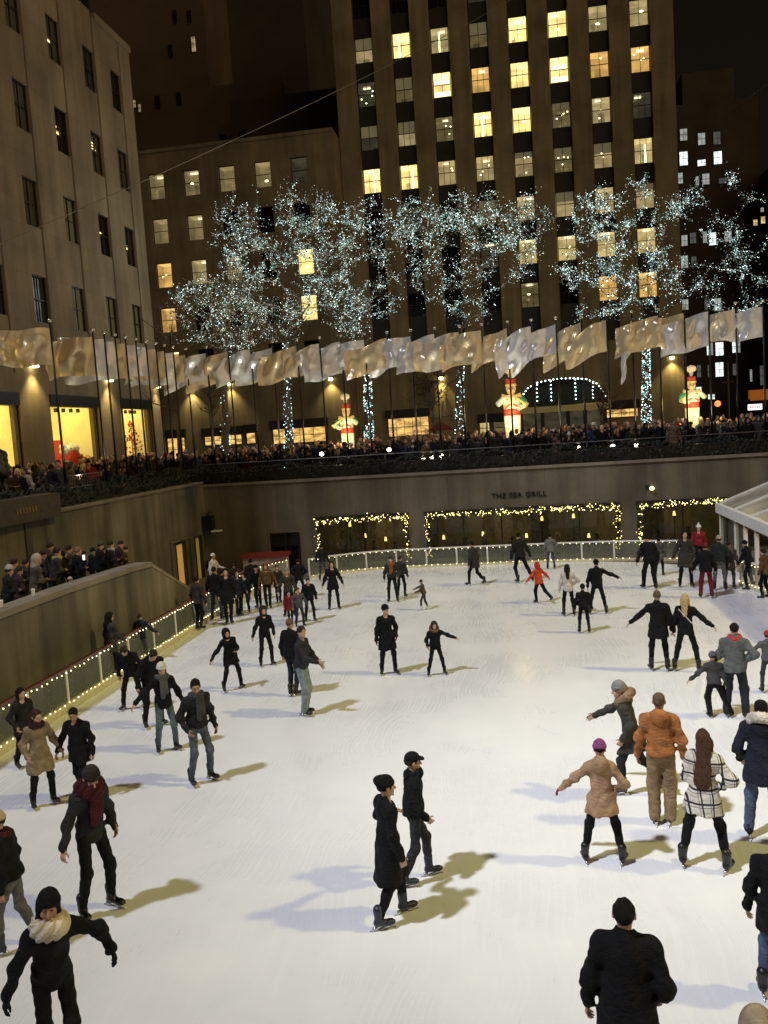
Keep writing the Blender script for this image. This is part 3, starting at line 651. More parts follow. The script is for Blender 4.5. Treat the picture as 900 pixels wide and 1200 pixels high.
P_ = dict(B=litpane('pane_bright_lit',(1,.76,.27),1.7,.55,1.6), O=litpane('pane_orange',(1,.60,.17),.8,.6,1.9), M=litpane('pane_mid',(.85,.66,.30),.40,.5,1.4), D=litpane('pane_dim',(.62,.48,.2),.19,.4), L=litpane('pane_low',(.8,.62,.26),.27,.55,1.4), G=litpane('pane_grey',(.4,.34,.2),.10,.4), K=darkglass, Y=litpane('pane_yellow',(.95,.74,.28),.7,.55,1.5))
def room_mats(pm, c, s_):  # indoor light painted as emission: ceiling brighter, side faces dimmer than back wall
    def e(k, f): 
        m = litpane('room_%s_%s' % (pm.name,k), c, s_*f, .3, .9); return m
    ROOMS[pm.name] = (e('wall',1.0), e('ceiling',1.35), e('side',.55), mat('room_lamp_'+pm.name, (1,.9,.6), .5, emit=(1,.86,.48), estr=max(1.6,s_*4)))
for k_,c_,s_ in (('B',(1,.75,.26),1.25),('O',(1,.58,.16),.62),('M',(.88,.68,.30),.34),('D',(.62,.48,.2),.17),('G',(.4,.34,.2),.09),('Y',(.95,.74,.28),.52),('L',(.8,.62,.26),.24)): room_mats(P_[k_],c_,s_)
low = ['LLLLG','LLKKK','OMLKB','OKKKB','OKKKK'][::-1]
for r_,z in enumerate(rrows):
    for c_,x in enumerate(cols5):
        k = low[r_][c_]; facade_window(rb,'x',75.18,x,z,RW,RH,P_[k],1,2,lamp=(1 if ((r_ == 4 and c_ in (1,3)) or (k in 'B')) else 3 if k in 'MO' and rng.random() < .4 else 0))
# ground floor shop windows and awnings (x0,x1,y0,y1 px)
def frontpx(parent, px0, px1, py0, py1, Y, pane, nx, nz=2):
    a = ony(px0,(py0+py1)/2,Y); b = ony(px1,(py0+py1)/2,Y); zt_ = ony((px0+px1)/2,py0,Y)[2]; zb = ony((px0+px1)/2,py1,Y)[2]
    f = facade_window(parent,'x',Y-.12,a[0],zb,b[0]-a[0],zt_-zb,pane,nx,nz)
    MB().box(a[0]-.15,Y-.35,zt_+.003,b[0]+.15,Y-.002,zt_+.75).build('awning', mat('awning_dark', (.02,.015,.012), .7), parent)
    return f
for q in ((197,218,513,540,1),(240,262,511,522,2),(268,284,509,521,1),(289,300,507,520,1),(320,384,501,519,4)):
    frontpx(rb, *q[:4], RY, P_['O'], q[4])

# ------------------------------------------------------------------ tower
tw = thing('skyscraper', (0,78,PL), 'tall brown limestone tower with eight columns of lit windows behind the trees', 'building')
TY = 78; tst = stone('limestone_tower', (.31,.245,.135), 1.9, 1.25, .78, .3)
tx = [-12.58+3.37*k for k in range(8)]; TW, TH = 1.55, 2.15; zlo, zhi = 12.4, 62
trows = [38.35+3.75*1-3.75*k for k in range(-3,9)]
mb = MB(); ed = [-14.45]+[v for c in tx for v in (c-.06,c+TW+.06)]+[14.5]
for i in range(0,len(ed),2): mb.box(ed[i],TY,zlo,ed[i+1],TY+2.6,zhi)
mb.box(-14.45,TY+2.6,PL,14.5,TY+24,zhi); mb.box(-14.45,TY,PL,14.5,TY+2.6,zlo)
mb.build('masonry', tst, tw)
for c in tx:
    zz = zlo; spm = mat('spandrel_dark', (.022,.018,.014), .6, noise=.3)
    for z in sorted(trows):
        if z > zlo: MB().box(c-.06,TY+.4,zz,c+TW+.06,TY+2.6,z).build('spandrel', spm, tw); zz = z+TH
    MB().box(c-.06,TY+.4,zz,c+TW+.06,TY+2.6,zhi).build('spandrel', spm, tw)
T = {  # rows from the top of the photo downwards; the letters are the pane kinds
 -2:'KKGKBDBM', -1:'KKKGMBMK', 0:'MBMDBBMM', 1:'GDBOBBOO', 2:'GMDBBDMG', 3:'BBMMMDMY', 4:'KGKDMMMM', 5:'KKKGYYYY', 6:'KKKKDKOO', 7:'KGKKOKKK'}
LA = {0:'02203111',1:'30403433',2:'00321330',3:'22333332',5:'00003333',6:'00001033'}
BLN = {(0,0),(0,3),(1,1),(2,1),(2,0)}
for r_ in range(-2,8):
    z = 38.35-3.75*r_
    if z < zlo: continue
    for c_ in range(8):
        k = T[r_][c_]; bl = .48 if (r_,c_) in BLN else (rng.uniform(.2,.5) if k in 'MD' and rng.random() < .4 else 0)
        facade_window(tw,'x',78.42,tx[c_],z,TW,TH,P_[k],2 if rng.random() < .8 else 3,2,lamp=int(LA.get(r_,'0'*8)[c_]),blind=bl,bm=MATS['blind_dim'] if k != 'B' else MATS['blind_lit'])
# base of the tower: shop front, umbrella, entrance
for q,pk in (((455,503,489,511),'O'),((562,574,495,509),'Y'),((578,592,494,508),'D'),((708,748,479,489),'O')):
    frontpx(tw,*q,TY,P_[pk],max(1,int((q[1]-q[0])/9)))
wr = thing('wall_ornament', tuple(ony(505,455,TY-.2)), 'dark red leafy ornament on the tower base above the dining window', 'ornament')
c0 = ony(503,455,TY-.25); mb = MB()
for k in range(260):
    a = rng.uniform(0,6.28); r_ = rng.gauss(0,1); quadleaf(mb,(c0[0]+1.3*r_*.6,c0[1]+rng.gauss(0,.05),c0[2]+rng.gauss(0,.9)),.16,0)
mb.build('foliage', mat('ornament_leaf', (.06,.015,.012), .6), wr)
ent = thing('entrance_canopy', (3.8,73,PL), 'arched glass entrance canopy outlined in white bulbs at the tower foot', 'canopy')
ec = [(0.2,7.05),(0.45,7.8),(1.0,8.5),(1.8,8.9),(2.8,9.05),(3.8,9.1),(4.8,9.05),(5.8,8.9),(6.6,8.5),(7.15,7.8),(7.4,7.05)]
mb = MB()
for yy in (73,75.8): mb.tube([(x,yy,z) for x,z in ec],.06,6)
for x,z in ec[1:-1:2]: mb.tube([(x,73,z),(x,75.8,z)],.05,6)
mb.build('frame', dark, ent)
g = MB(); n = len(ec); g.add([(x,73,z-.03) for x,z in ec]+[(x,75.8,z-.03) for x,z in ec],[(i,i+1,n+i+1,n+i) for i in range(n-1)]); g.build('glazing', mat('canopy_glass', (.03,.035,.03), .15, spec=.6), ent)
g = MB(); g.add([(x,73.4,z-.05) for x,z in ec],[tuple(range(n))]); g.build('fanlight', mat('fanlight_glass', (.02,.028,.022), .12, spec=.6), ent)
MB().box(.1,72.9,6.45,7.5,75.8,6.95).build('beam', mat('canopy_beam', (.30,.24,.10), .6, emit=(1,.72,.25), estr=.06), ent)
for x in (.3,2.1,4.2,5.6,7.2): MB().box(x-.15,73,PL,x+.15,73.4,6.45).build('post', dark, ent)
MB().box(.5,75.0,PL,7.1,75.2,6.4).build('door_glass', P_['G'], ent)
wb = mat('white_bulb', (1,1,1), .4, emit=(.78,1,.98), estr=7); bu = MB()
def along(pts, step):
    out = []
    for a,b in zip(pts,pts[1:]):
        L = math.dist(a,b); k = max(1,int(L/step))
        out += [tuple(a[j]+(b[j]-a[j])*i/k for j in range(3)) for i in range(k)]
    return out
for p in along([(x,72.9,z+.06) for x,z in ec],.27): bu.octa(p,.065)
for p in along([(x,74.4,z+.1) for x,z in ec[6:]],.27): bu.octa(p,.065)
for x,zt_ in ((1.75,8.8),(2.9,9),(4.9,9),(6.3,8.6)):
    for p in along([(x,72.92,zt_),(x,72.92,7.1)],.3): bu.octa((p[0]+rng.uniform(-.03,.03),p[1],p[2]),.06)
bu.build('light_string', wb, ent)['kind'] = 'stuff'
um = thing('parasol', tuple(ony(516,500,60)*np.array([1,1,0])+np.array([0,0,PL])), 'dark red closed-top parasol behind the crowd near the dining window', 'umbrella')
p = ony(516,497,60); mb = MB(); mb.tube([(p[0],p[1],p[2]-.45),(p[0],p[1],p[2]+.15)],[1.0,.05],10); mb.build('canopy', mat('parasol_red', (.13,.02,.015), .7), um); MB().tube([(p[0],p[1],PL),(p[0],p[1],p[2])],.03,6).build('pole', dark, um)
for (px,py,Y,lab) in ((225,458,75,'box lamp on the brown building wall behind the left trees'),(388,446,75,'box lamp on the brown building beside the leftmost toy soldier'),(399,446,78,'box lamp on the tower edge just right of the leftmost toy soldier'),(517,445,78,'box lamp on the tower base right of the red ornament'),(690,452,78,'box lamp above the right end of the entrance canopy'),(787,421,78,'box lamp on the right corner pier of the tower'),(270,452,75,'box lamp on the brown building behind the hanging white flags')):
    p = ony(px,py,Y); sconce((p[0],Y,p[2]),(0,-1,0),lab,520)

# ------------------------------------------------------------------ dark city behind
cityst = mat('night_masonry', (.12,.085,.06), .9, noise=.3, nscale=.1)
def block(name_label, x0,x1,y,z1, wins_, depth=20, m=cityst):
    t = thing('office_building', ((x0+x1)/2,y,PL), name_label, 'building')
    MB().box(x0,y,PL,x1,y+depth,z1).build('masonry', m, t)
    for (px,py,wp,hp,k) in wins_:
        p = ony(px,py,y); s = y/1000; facade_window(t,'x',y-.15,p[0]-wp*s/2,p[2]-hp*s/2,wp*s,hp*s,P_[k] if isinstance(k,str) else k,2,2)
    return t
block('dark high-rise with one lit window rising behind the left building', -52,-36.8,110,90, [(227,52,6,18,'M'),(222,20,5,14,'K'),(200,60,5,14,'K'),(205,20,5,14,'K')])
block('dark stepped block with two lit panes just above the left building corner', -46.5,-25,100,47, [(158,122,4,10,'M'),(164,127,4,10,'M'),(185,120,6,14,'K'),(210,116,6,14,'K')])
block('black high-rise in the gap left of the tower with one lit window at its top', -39,-26,120,95, [(250,1,16,6,'Y'),(252,22,6,9,'K'),(262,20,6,9,'K')], m=mat('night_masonry_black', (.06,.045,.032), .9, noise=.3, nscale=.1))
block('dark low block between the brown building and the tower', -30,-17,96,43.5, [(285,160,9,12,'K'),(262,164,9,12,'K')], m=mat('night_masonry_low', (.075,.055,.04), .9, noise=.3, nscale=.1))
coolp = [litpane('pane_cool_white',(.80,.92,.88),1.4,.3), litpane('pane_cool_mid',(.6,.66,.6),.5,.3), litpane('pane_cool_dim',(.4,.42,.38),.18,.3)]
fw = [(801,158,8,13,1),(822,163,8,13,1),(840,162,8,14,2),(801,186,9,15,0),(822,191,9,7,0),(841,185,9,14,0),(797,209,6,12,1),(827,210,8,12,1),(847,212,9,6,2),(817,212,4,10,1),(802,282,7,12,1),(812,279,7,12,2),(826,279,5,11,1),(835,280,8,14,0),(853,277,8,12,1),(802,307,8,14,1),(813,307,6,12,2),(803,357,7,12,1),(829,357,7,12,2),(841,357,8,14,1),
      (830,409,4,14,0),(834,409,3,14,1),(843,409,9,15,0),(861,406,6,14,0),(866,406,3,14,1),(819,435,5,14,2),(831,435,4,14,2),(843,433,9,16,0),(861,433,5,13,2),(819,459,6,11,0),(831,465,3,6,0),(836,465,3,6,0)]
fb = block('dark apartment building with cool white windows beyond the tower', 27.2,40.5,150,55,[(a,b,c,d,coolp[k]) for a,b,c,d,k in fw],30,mat('night_brick', (.075,.06,.048), .9, noise=.3, nscale=.2))
x_ = ony(820,130,150); MB().box(29,150.5,55,37,160,60).build('penthouse', MATS['night_brick'], fb)
b2 = block('black building at the right edge with a few warm windows', 41,60,140,43,[(885,261,5,7,'Y'),(894,258,5,8,'Y'),(893,246,4,5,coolp[1]),(880,440,3,14,coolp[1]),(893,440,5,22,coolp[2])],20,MATS['night_masonry_black'] if 'night_masonry_black' in MATS else cityst)
aw = ony(889,462,120); t = thing('shop_awning', tuple(aw), 'small orange shop awning at the far right edge of the plaza', 'awning'); MB().box(aw[0]-1.1,aw[1],aw[2]-.6,aw[0]+1.5,aw[1]+.8,aw[2]+.6).box(aw[0]-1.1,aw[1]-.3,aw[2]-.8,aw[0]+1.5,aw[1]-.003,aw[2]-.2).build('canopy', mat('awning_orange', (.5,.16,.02), .7, emit=(1,.3,.03), estr=.16), t)
ns = ony(885,477,110); t = thing('shop_sign', tuple(ns), 'bright white and red lit shop sign low at the right edge', 'sign')
MB().box(ns[0]-.8,ns[1],ns[2]-.35,ns[0]+.8,ns[1]+.2,ns[2]+.35).build('light_box', mat('sign_white', (1,1,1), .4, emit=(1,.92,.88), estr=1.6), t)
mb = MB()
for k in range(5): mb.box(ns[0]-.6+k*.26,ns[1]-.03,ns[2]-.12,ns[0]-.46+k*.26,ns[1]-.003,ns[2]+.14)
mb.build('bar', mat('sign_red', (.8,.05,.05), .4, emit=(1,.05,.08), estr=1.0), t)
tl = ony(841,473,95); t = thing('traffic_light', (tl[0],tl[1],PL), 'red traffic light glowing beyond the rightmost toy soldier', 'traffic light')
MB().box(tl[0]-.2,tl[1],tl[2]-.85,tl[0]+.2,tl[1]+.25,tl[2]+.35).build('housing', black, t); MB().tube([(tl[0],tl[1]+.12,PL),(tl[0],tl[1]+.12,tl[2]-.8)],.07,8).build('pole', black, t)
MB().ball((tl[0],tl[1]-.03,tl[2]),(.32,.06,.32)).build('lens', mat('red_lens', (1,.1,.05), .4, emit=(1,.16,.04), estr=3.2), t)
sp_ = ony(854,480,90); t = thing('street_lamp', (sp_[0],sp_[1],PL), 'grey street pole with a short cross arm beyond the rightmost toy soldier', 'street pole')
z1 = ony(854,425,90)[2]; MB().tube([(sp_[0],sp_[1],PL),(sp_[0],sp_[1],z1)],.1,8).build('pole', mat('pole_grey', (.13,.12,.11), .6), t); MB().bar((sp_[0]-.6,sp_[1],z1-1.9),(sp_[0]+.6,sp_[1],z1-1.9),.08,.12).build('cross_arm', MATS['pole_grey'], t)

# overhead wires
def wire(a, b, sag, label, r_=.022):
    pts = [Vector(a).lerp(Vector(b),i/24)-Vector((0,0,sag*4*(i/24)*(1-i/24))) for i in range(25)]
    o = MB().tube(pts, r_, 5).build('overhead_wire', mat('wire_grey', (.22,.18,.13), .6), smooth=True); props(o, label, 'wire')
wire(ony(-60,312,27), ony(640,-25,76), .6, 'thin grey wire sloping up from the left building to the tower', .019)
wire(ony(835,140,76), ony(960,50,60), .3, 'thin faint wire rising to the right beside the tower', .02)

# ------------------------------------------------------------------ trees strung with lights
barkm = mat('bark', (.13,.095,.065), .9, noise=.4, nscale=5)
leafb = [mat('dry_leaf', (.14,.085,.035), .8), mat('dry_leaf_olive', (.10,.095,.035), .8)]
fl_c = mat('fairy_cool', (.7,1,1), .4, emit=(.50,.86,.88), estr=2.2)
fl_w = mat('fairy_warm', (1,.95,.8), .4, emit=(1,.88,.60), estr=1.6)
fl_d = mat('fairy_dim', (.7,1,1), .4, emit=(.45,.66,.62), estr=.75)
fl_b = mat('fairy_bright', (.9,1,1), .4, emit=(.74,1,.98), estr=7)
def tree(px, py, Y, clumps, label, nb, warm=.2, trunkbulbs=150, top=None, lean=0, leaves=1500):
    """clumps: (px,py,rx,ry,weight) of the crown as it stands at depth Y; depth spread follows its width"""
    b = ony(px,py,Y); base = Vector((b[0],Y,PL)); s = Y/1000
    tp = ony(*top,Y); fork = Vector((tp[0],Y,tp[2]))
    t = thing('lit_tree', tuple(base), label, 'tree', 'bare trees wrapped in small lights')
    wood = MB(); n = 9
    pts = [base.lerp(fork,i/n)+Vector((rng.gauss(0,.05),rng.gauss(0,.05),0)) for i in range(n+1)]; pts[0] = base
    wood.tube(pts,[.30-.14*i/n for i in range(n+1)],8)
    wood.build('trunk', barkm, t, True)
    nodes = [(fork,.15)]; targets = []
    tot = sum(c[4] for c in clumps)
    for (cx,cy,rx,ry,wt) in clumps:
        c = ony(cx,cy,Y)
        for _ in range(int(130*wt/tot)):
            while True:
                u_ = Vector((rng.uniform(-1,1),rng.uniform(-1,1),rng.uniform(-1,1)))
                if u_.length < 1: break
            targets.append(Vector((c[0]+u_.x*rx*1.14*s, Y+u_.y*min(rx,40)*s*.9, c[2]+u_.z*ry*1.12*s)))
    targets.sort(key=lambda p: (p-fork).length)
    limb = MB(); lv = MB(); path = []
    for p in targets:
        best = min(nodes, key=lambda q: (q[0]-p).length+.15*max(0,q[0].z-p.z)+.25*(q[0]-fork).length*.3)
        a, r_ = best; m = a.lerp(p,.5)+Vector((rng.gauss(0,.15),rng.gauss(0,.15),rng.gauss(0,.1)-.1*(p-a).length))
        r2 = max(.018,r_*.66); limb.tube([a,m,p],[min(r_*.75,.1),(r2+min(r_*.75,.1))/2,r2],5)
        nodes += [(m,max(.02,r_*.8)),(p,r2)]; path.append((a,m,p,r_))
        for _ in range(int(leaves/len(targets))+1):
            q = a.lerp(p,rng.random())+Vector((rng.gauss(0,.25),rng.gauss(0,.25),rng.gauss(0,.2))); quadleaf(lv,q,rng.uniform(.05,.11),rng.randint(0,1))
        for _ in range(3):
            q = p+Vector((rng.gauss(0,.4),rng.gauss(0,.4),rng.gauss(.15,.35))); limb.tube([p,q],[.016,.008],4)
            path.append((p,p.lerp(q,.5),q,.01))
    limb.build('branch', barkm, t, True); lv.build('dry_foliage', leafb, t)['kind'] = 'stuff'
    bu = MB(); segl = [(b_-a_).length for a_,_,b_,_ in path]; cum = np.cumsum(segl)
    wts = [rng.choice((.3,.7,1,1.6))*(2.2 if q_[3] > .04 else 1) for q_ in path]; cw = np.cumsum(np.array(segl)*np.array(wts))
    for i in range(int(nb*2.7)):
        k = int(np.searchsorted(cw, rng.random()*cw[-1])); a,m,p,_ = path[min(k,len(path)-1)]
        u_ = rng.random(); q = (a.lerp(m,u_*2) if u_ < .5 else m.lerp(p,u_*2-1)); j = .045 if i%10 < 7 else .2
        q = q+Vector((rng.gauss(0,j),rng.gauss(0,j),rng.gauss(0,j)))
        k = rng.random(); mi = 1 if k < warm*.8 else 2 if k > .93 else 3 if k > .42 else 0
        bu.octa(q, rng.uniform(.010,.021), mi)
    for i in range(trunkbulbs):
        u_ = rng.random(); q = base.lerp(fork,u_); a = rng.uniform(math.pi,2*math.pi) if rng.random() < .8 else rng.uniform(0,math.pi); rr = .32-.13*u_
        bu.octa((q.x+rr*math.cos(a),q.y+rr*math.sin(a),q.z), rng.uniform(.02,.03), 0 if rng.random() < .8 else 2)
    bu.build('light_string', [fl_c,fl_w,fl_b,fl_d], t)['kind'] = 'stuff'
    l = bpy.data.lights.new('fairy_glow','POINT'); l.energy = 420; l.color = (.80,.95,.95); l.shadow_soft_size = 2.5
    o = bpy.data.objects.new('fairy_glow', l); col.objects.link(o); c = clumps[0]; p = ony(c[0],c[1],Y); o.location = (p[0],Y-.5,p[2])
tree(262,520,47,[(275,370,62,38,3),(225,360,28,24,1),(330,375,32,22,1),(255,345,30,25,1)],'lowest bushy lit tree at the far left, with olive leaves still on', 1500, .35, 60, (262,440), leaves=4000)
tree(337,522,51,[(320,310,70,62,1.1),(300,285,50,36,2),(345,250,50,24,1.6),(290,330,36,30,1),(270,270,26,30,1),(365,300,30,34,1)],'lit tree second from the left, its crown reaching over the brown building', 1650, .2, 170, (335,400))
tree(432,525,49,[(425,310,70,64,1.3),(385,320,40,46,1.8),(430,270,62,34,2),(420,350,36,30,1.4),(480,260,34,24,1),(405,385,24,18,.6)],'lit tree behind the leftmost toy soldier with a dense trunk of bulbs', 1900, .2, 420, (430,410))
tree(537,515,50,[(560,290,80,60,1.4),(560,250,62,26,2),(505,300,28,44,1.2),(590,290,36,36,1.6),(545,345,26,34,1),(620,262,26,24,.8),(530,270,34,30,1)],'lit tree with a wide forked crown in front of the tower centre', 1900, .22, 170, (540,405))
tree(757,510,50,[(712,285,30,62,1.6),(725,345,26,34,.9),(700,290,60,60,1.3),(800,270,80,60,1.8),(860,340,30,26,.7),(735,300,60,40,2),(760,235,62,24,1.6),(820,235,34,30,1.2),(690,330,40,40,1.2),(800,320,55,30,1.6),(860,310,34,34,1.2),(690,250,34,26,1),(750,355,50,26,1)],'largest lit tree with the widest crown, right of the entrance canopy', 2900, .18, 420, (757,400))

# bare dark saplings
for (px,py,Y,lab,top) in ((208,520,44,'small bare dark tree in front of the brown building, left of the box lamp',(200,395)),(247,512,60,'bare branching tree beside the brown building windows',(243,455)),(508,515,60,'bare forked sapling in front of the dining window',(505,455)),(700,510,60,'bare sapling beside the right end of the entrance canopy',(708,455))):
    b = ony(px,py,Y); tp = ony(*top,Y); t = thing('bare_tree', (b[0],Y,PL), lab, 'tree')
    f_ = Vector((tp[0],Y,tp[2])); base = Vector((b[0],Y,PL)); MB().tube([base,base.lerp(f_,.5)+Vector((.1,0,0)),f_],[.12,.09,.05],7).build('trunk', barkm, t, True)
    mb = MB()
    for k in range(16):
        a = base.lerp(f_,rng.uniform(.5,1)); q = a+Vector((rng.gauss(0,1.1),rng.gauss(0,.5),rng.uniform(.5,2))); m = a.lerp(q,.5)+Vector((rng.gauss(0,.15),0,-.15)); mb.tube([a,m,q],[.045,.03,.01],5)
        for _ in range(3): mb.tube([m,m+Vector((rng.gauss(0,.5),rng.gauss(0,.3),rng.uniform(.2,.8)))],[.02,.006],4)
    mb.build('branch', barkm, t, True)

# ------------------------------------------------------------------ flagpoles and foil flags
polem = mat('flagpole_dark', (.02,.017,.014), .35, metal=.6); finm = mat('finial_silver', (.7,.68,.6), .25, metal=.9)
def foil(key, c):
    m = bpy.data.materials.new(key); m.use_nodes = True; nt = m.node_tree; b = nt.nodes['Principled BSDF']
    b.inputs['Base Color'].default_value = (*c,1); b.inputs['Metallic'].default_value = .4; b.inputs['Roughness'].default_value = .27
    tcn = nt.nodes.new('ShaderNodeTexCoord'); n = nt.nodes.new('ShaderNodeTexNoise'); n.inputs['Scale'].default_value = 1.5; n.inputs['Detail'].default_value = 1.5; n.inputs['Distortion'].default_value = .6; mpf = nt.nodes.new('ShaderNodeMapping'); mpf.inputs['Rotation'].default_value = (0,R(35),0); mpf.inputs['Scale'].default_value = (1.5,1.0,.7)
    nt.links.new(tcn.outputs['Object'], mpf.inputs['Vector']); nt.links.new(mpf.outputs[0], n.inputs['Vector']); bp = nt.nodes.new('ShaderNodeBump'); bp.inputs['Strength'].default_value = .5; bp.inputs['Distance'].default_value = .16
    nt.links.new(n.outputs['Fac'], bp.inputs['Height']); nt.links.new(bp.outputs['Normal'], b.inputs['Normal'])
    out = nt.nodes['Material Output']; tl_ = nt.nodes.new('ShaderNodeBsdfTranslucent'); tl_.inputs['Color'].default_value = (*[x*.9 for x in c],1); mx = nt.nodes.new('ShaderNodeMixShader'); mx.inputs[0].default_value = .28
    nt.links.new(b.outputs[0], mx.inputs[1]); nt.links.new(tl_.outputs[0], mx.inputs[2]); nt.links.new(mx.outputs[0], out.inputs['Surface'])
    return m
foils = {'gold': foil('foil_gold',(.74,.61,.39)), 'silver': foil('foil_silver',(.82,.82,.84)), 'pale gold': foil('foil_pale_gold',(.78,.70,.56))}
ORDERC = ['gold','gold','silver','silver','gold','silver','silver','pale gold','gold','silver','gold','silver','gold','silver','silver','gold','pale gold','silver','silver','gold','silver','silver','pale gold','gold','gold','silver','silver','gold','gold','silver','gold','gold','silver','pale gold','silver','gold']
poles = [(-15.4,y) for y in (27.24,30.2,31.1,32.0,32.9,33.85,34.85,35.85,36.75,37.75)]+[(-15.3+1.075*k,39.0) for k in range(0,25)]
poles = [(x+rng.uniform(-.06,.06) if i > 9 else x,y) for i,(x,y) in enumerate(poles)]
ps = sorted(range(len(poles)), key=lambda i: proj((poles[i][0],poles[i][1],8))[0])
POLEX = []
for rank,i in enumerate(ps):
    x,y = poles[i]; nm = ordw(rank+1)
    t = thing('flagpole', (x,y,PL), 'tall dark flagpole with a small bright ball on top, %s pole from the left' % nm, 'flagpole', 'flagpoles round the sunken rink')
    ht = 10.22
    MB().tube([(x,y,PL),(x,y,ht)],[.05,.032],8).build('pole', polem, t, True); MB().ball((x,y,ht+.07),.075).build('finial', finm, t, True)
    POLEX.append((proj((x,y,5.2))[0],nm))
    c = ORDERC[rank%len(ORDERC)]
    if i > 9 and rank in (11,): pass
    near = (y < 38.2)
    fly = rng.uniform(1.75,2.3) if i != 0 else 2.1; hoist = rng.uniform(1.15,1.5); droop = (rng.uniform(.12,.34) if not (590 < proj((x,y,9.5))[0] < 750) else rng.uniform(.34,.5)) if not near else rng.uniform(.02,.18)
    ang = math.pi+rng.uniform(.10,.42) if near else math.pi+rng.uniform(-.05,.30)
    if near: ang = math.pi+.75+rng.uniform(-.15,.15)
    d = Vector((math.cos(ang),math.sin(ang),0)); sd = Vector((-d.y,d.x,0)); ph = rng.uniform(0,6.28); ph2 = rng.uniform(0,6.28); am = rng.uniform(.08,.26)
    nu,nv = 30,16; vs = []; fs = []
    limp = rng.random() < .02 and not near
    for a in range(nu+1):
        u_ = a/nu
        for b in range(nv+1):
            v_ = b/nv; L = fly*u_
            wv = am*min(1,u_*3)*math.sin(u_*6.5+ph+v_*1.3)+.07*min(1,u_*3)*math.sin(u_*15+ph2-v_*3.5)+.05*min(1,u_*3)*math.sin(u_*11-v_*9+ph)+.03*math.sin(u_*9+v_*11+ph2)*min(1,u_*4)
            sag = -droop*L*(.55+.45*u_)-.10*math.sin(u_*5+ph2)*u_
            zz = ht-.18-hoist*v_*(1-.12*u_*math.sin(ph+3*u_)**2)+sag+.05*math.sin(u_*8+ph)*u_
            if limp: q = Vector((x,y,0))+d*(L*.28)+sd*(wv*1.6); zz = ht-.2-hoist*v_*.9-L*.75
            else: q = Vector((x,y,0))+d*(L*(.97-.08*droop))+sd*(wv)+d*(.05*math.sin(v_*4+ph)*u_)
            vs.append((q.x-.05*0,q.y,zz))
    for a in range(nu):
        for b in range(nv): fs.append((a*(nv+1)+b,(a+1)*(nv+1)+b,(a+1)*(nv+1)+b+1,a*(nv+1)+b+1))
    fo = thing('tmpx',(0,0,0),None,None); bpy.data.objects.remove(fo)
    o = MB().add([(p[0]-x,p[1]-y,p[2]-ht) for p in vs],fs).build('flag', foils[c], None, True); o.location = (x,y,ht)
    props(o, 'wrinkled %s foil flag blowing from the %s flagpole from the left' % (c, nm), 'flag', 'foil flags round the sunken rink')
POLEX.sort()
# flood lamps standing on the plaza edge: the bright ones face the rink, uplights added without fixtures brighten the flags
flm = mat('flood_lens', (1,.95,.8), .4, emit=(1,.90,.55), estr=16)
def floodlamp(px, py, label, glow=True, Y=38.85):
    p = ony(px,py,Y); t = thing('flood_lamp', (p[0],p[1],PL), label, 'lamp', 'small flood lamps on the plaza edge')
    MB().tube([(p[0],p[1]+.05,PL),(p[0],p[1]+.05,p[2]-.07)],.025,6).build('stand', black, t); MB().box(p[0]-.11,p[1]-.0,p[2]-.1,p[0]+.11,p[1]+.16,p[2]+.1).build('housing', black, t)
    MB().ball((p[0],p[1]-.02,p[2]),(.095,.03,.085)).build('lens', flm, t)
    return p
for (px,py,w_) in ((377,532,'leftmost lone lamp above the narrow window'),(456,527,'small lamp just left of the cluster of three'),(496,536,'left lamp of the close cluster of three'),(506,535,'middle lamp of the close cluster of three'),(517,534,'right lamp of the close cluster of three'),(678,525,'first lamp right of the middle toy soldier'),(718,523,'second lamp right of the middle toy soldier'),(745,521,'third lamp right of the middle toy soldier')):
    floodlamp(px,py,'small glaring flood lamp behind the hedge, '+w_)
for k in range(9):
    x = -14+3.2*k; spot('flag_fill_light', (x,37.9,4.75), (x-.6,39.3,9.5), 560, (1,.92,.74), 75, .6, .12)
for k in range(4):
    y = 27+3.1*k; spot('flag_fill_light', (-14.6,y,4.85), (-15.9,y-.5,9.4), 300, (1,.90,.70), 75, .6, .12)

# ------------------------------------------------------------------ sculpting: distance fields and surface nets
def seg(P, a, b, ra, rb, fl=None):
    a = np.asarray(a,np.float32); b = np.asarray(b,np.float32); pa = P-a; ba = b-a
    if fl is not None:
        n, k = fl; n = np.asarray(n,np.float32); pa = pa+(k-1)*(pa@n)[:,None]*n; ba = ba+(k-1)*(ba@n)*n
    t = np.clip(pa@ba/max(float(ba@ba),1e-9),0,1)
    return np.linalg.norm(pa-t[:,None]*ba,axis=1)-(ra+(rb-ra)*t)
def ell(P, c, r):
    c = np.asarray(c,np.float32); r = np.asarray(r,np.float32); q = (P-c)/r; k0 = np.linalg.norm(q,axis=1); k1 = np.linalg.norm(q/r,axis=1)
    return k0*(k0-1)/np.maximum(k1,1e-6)
def smin(a, b, k):
    h = np.maximum(k-np.abs(a-b),0)/k; return np.minimum(a,b)-h*h*k*.25
def smax(a, b, k): return -smin(-a,-b,k)
def un(k, *ds):
    o = ds[0]
    for d in ds[1:]: o = smin(o,d,k)
    return o
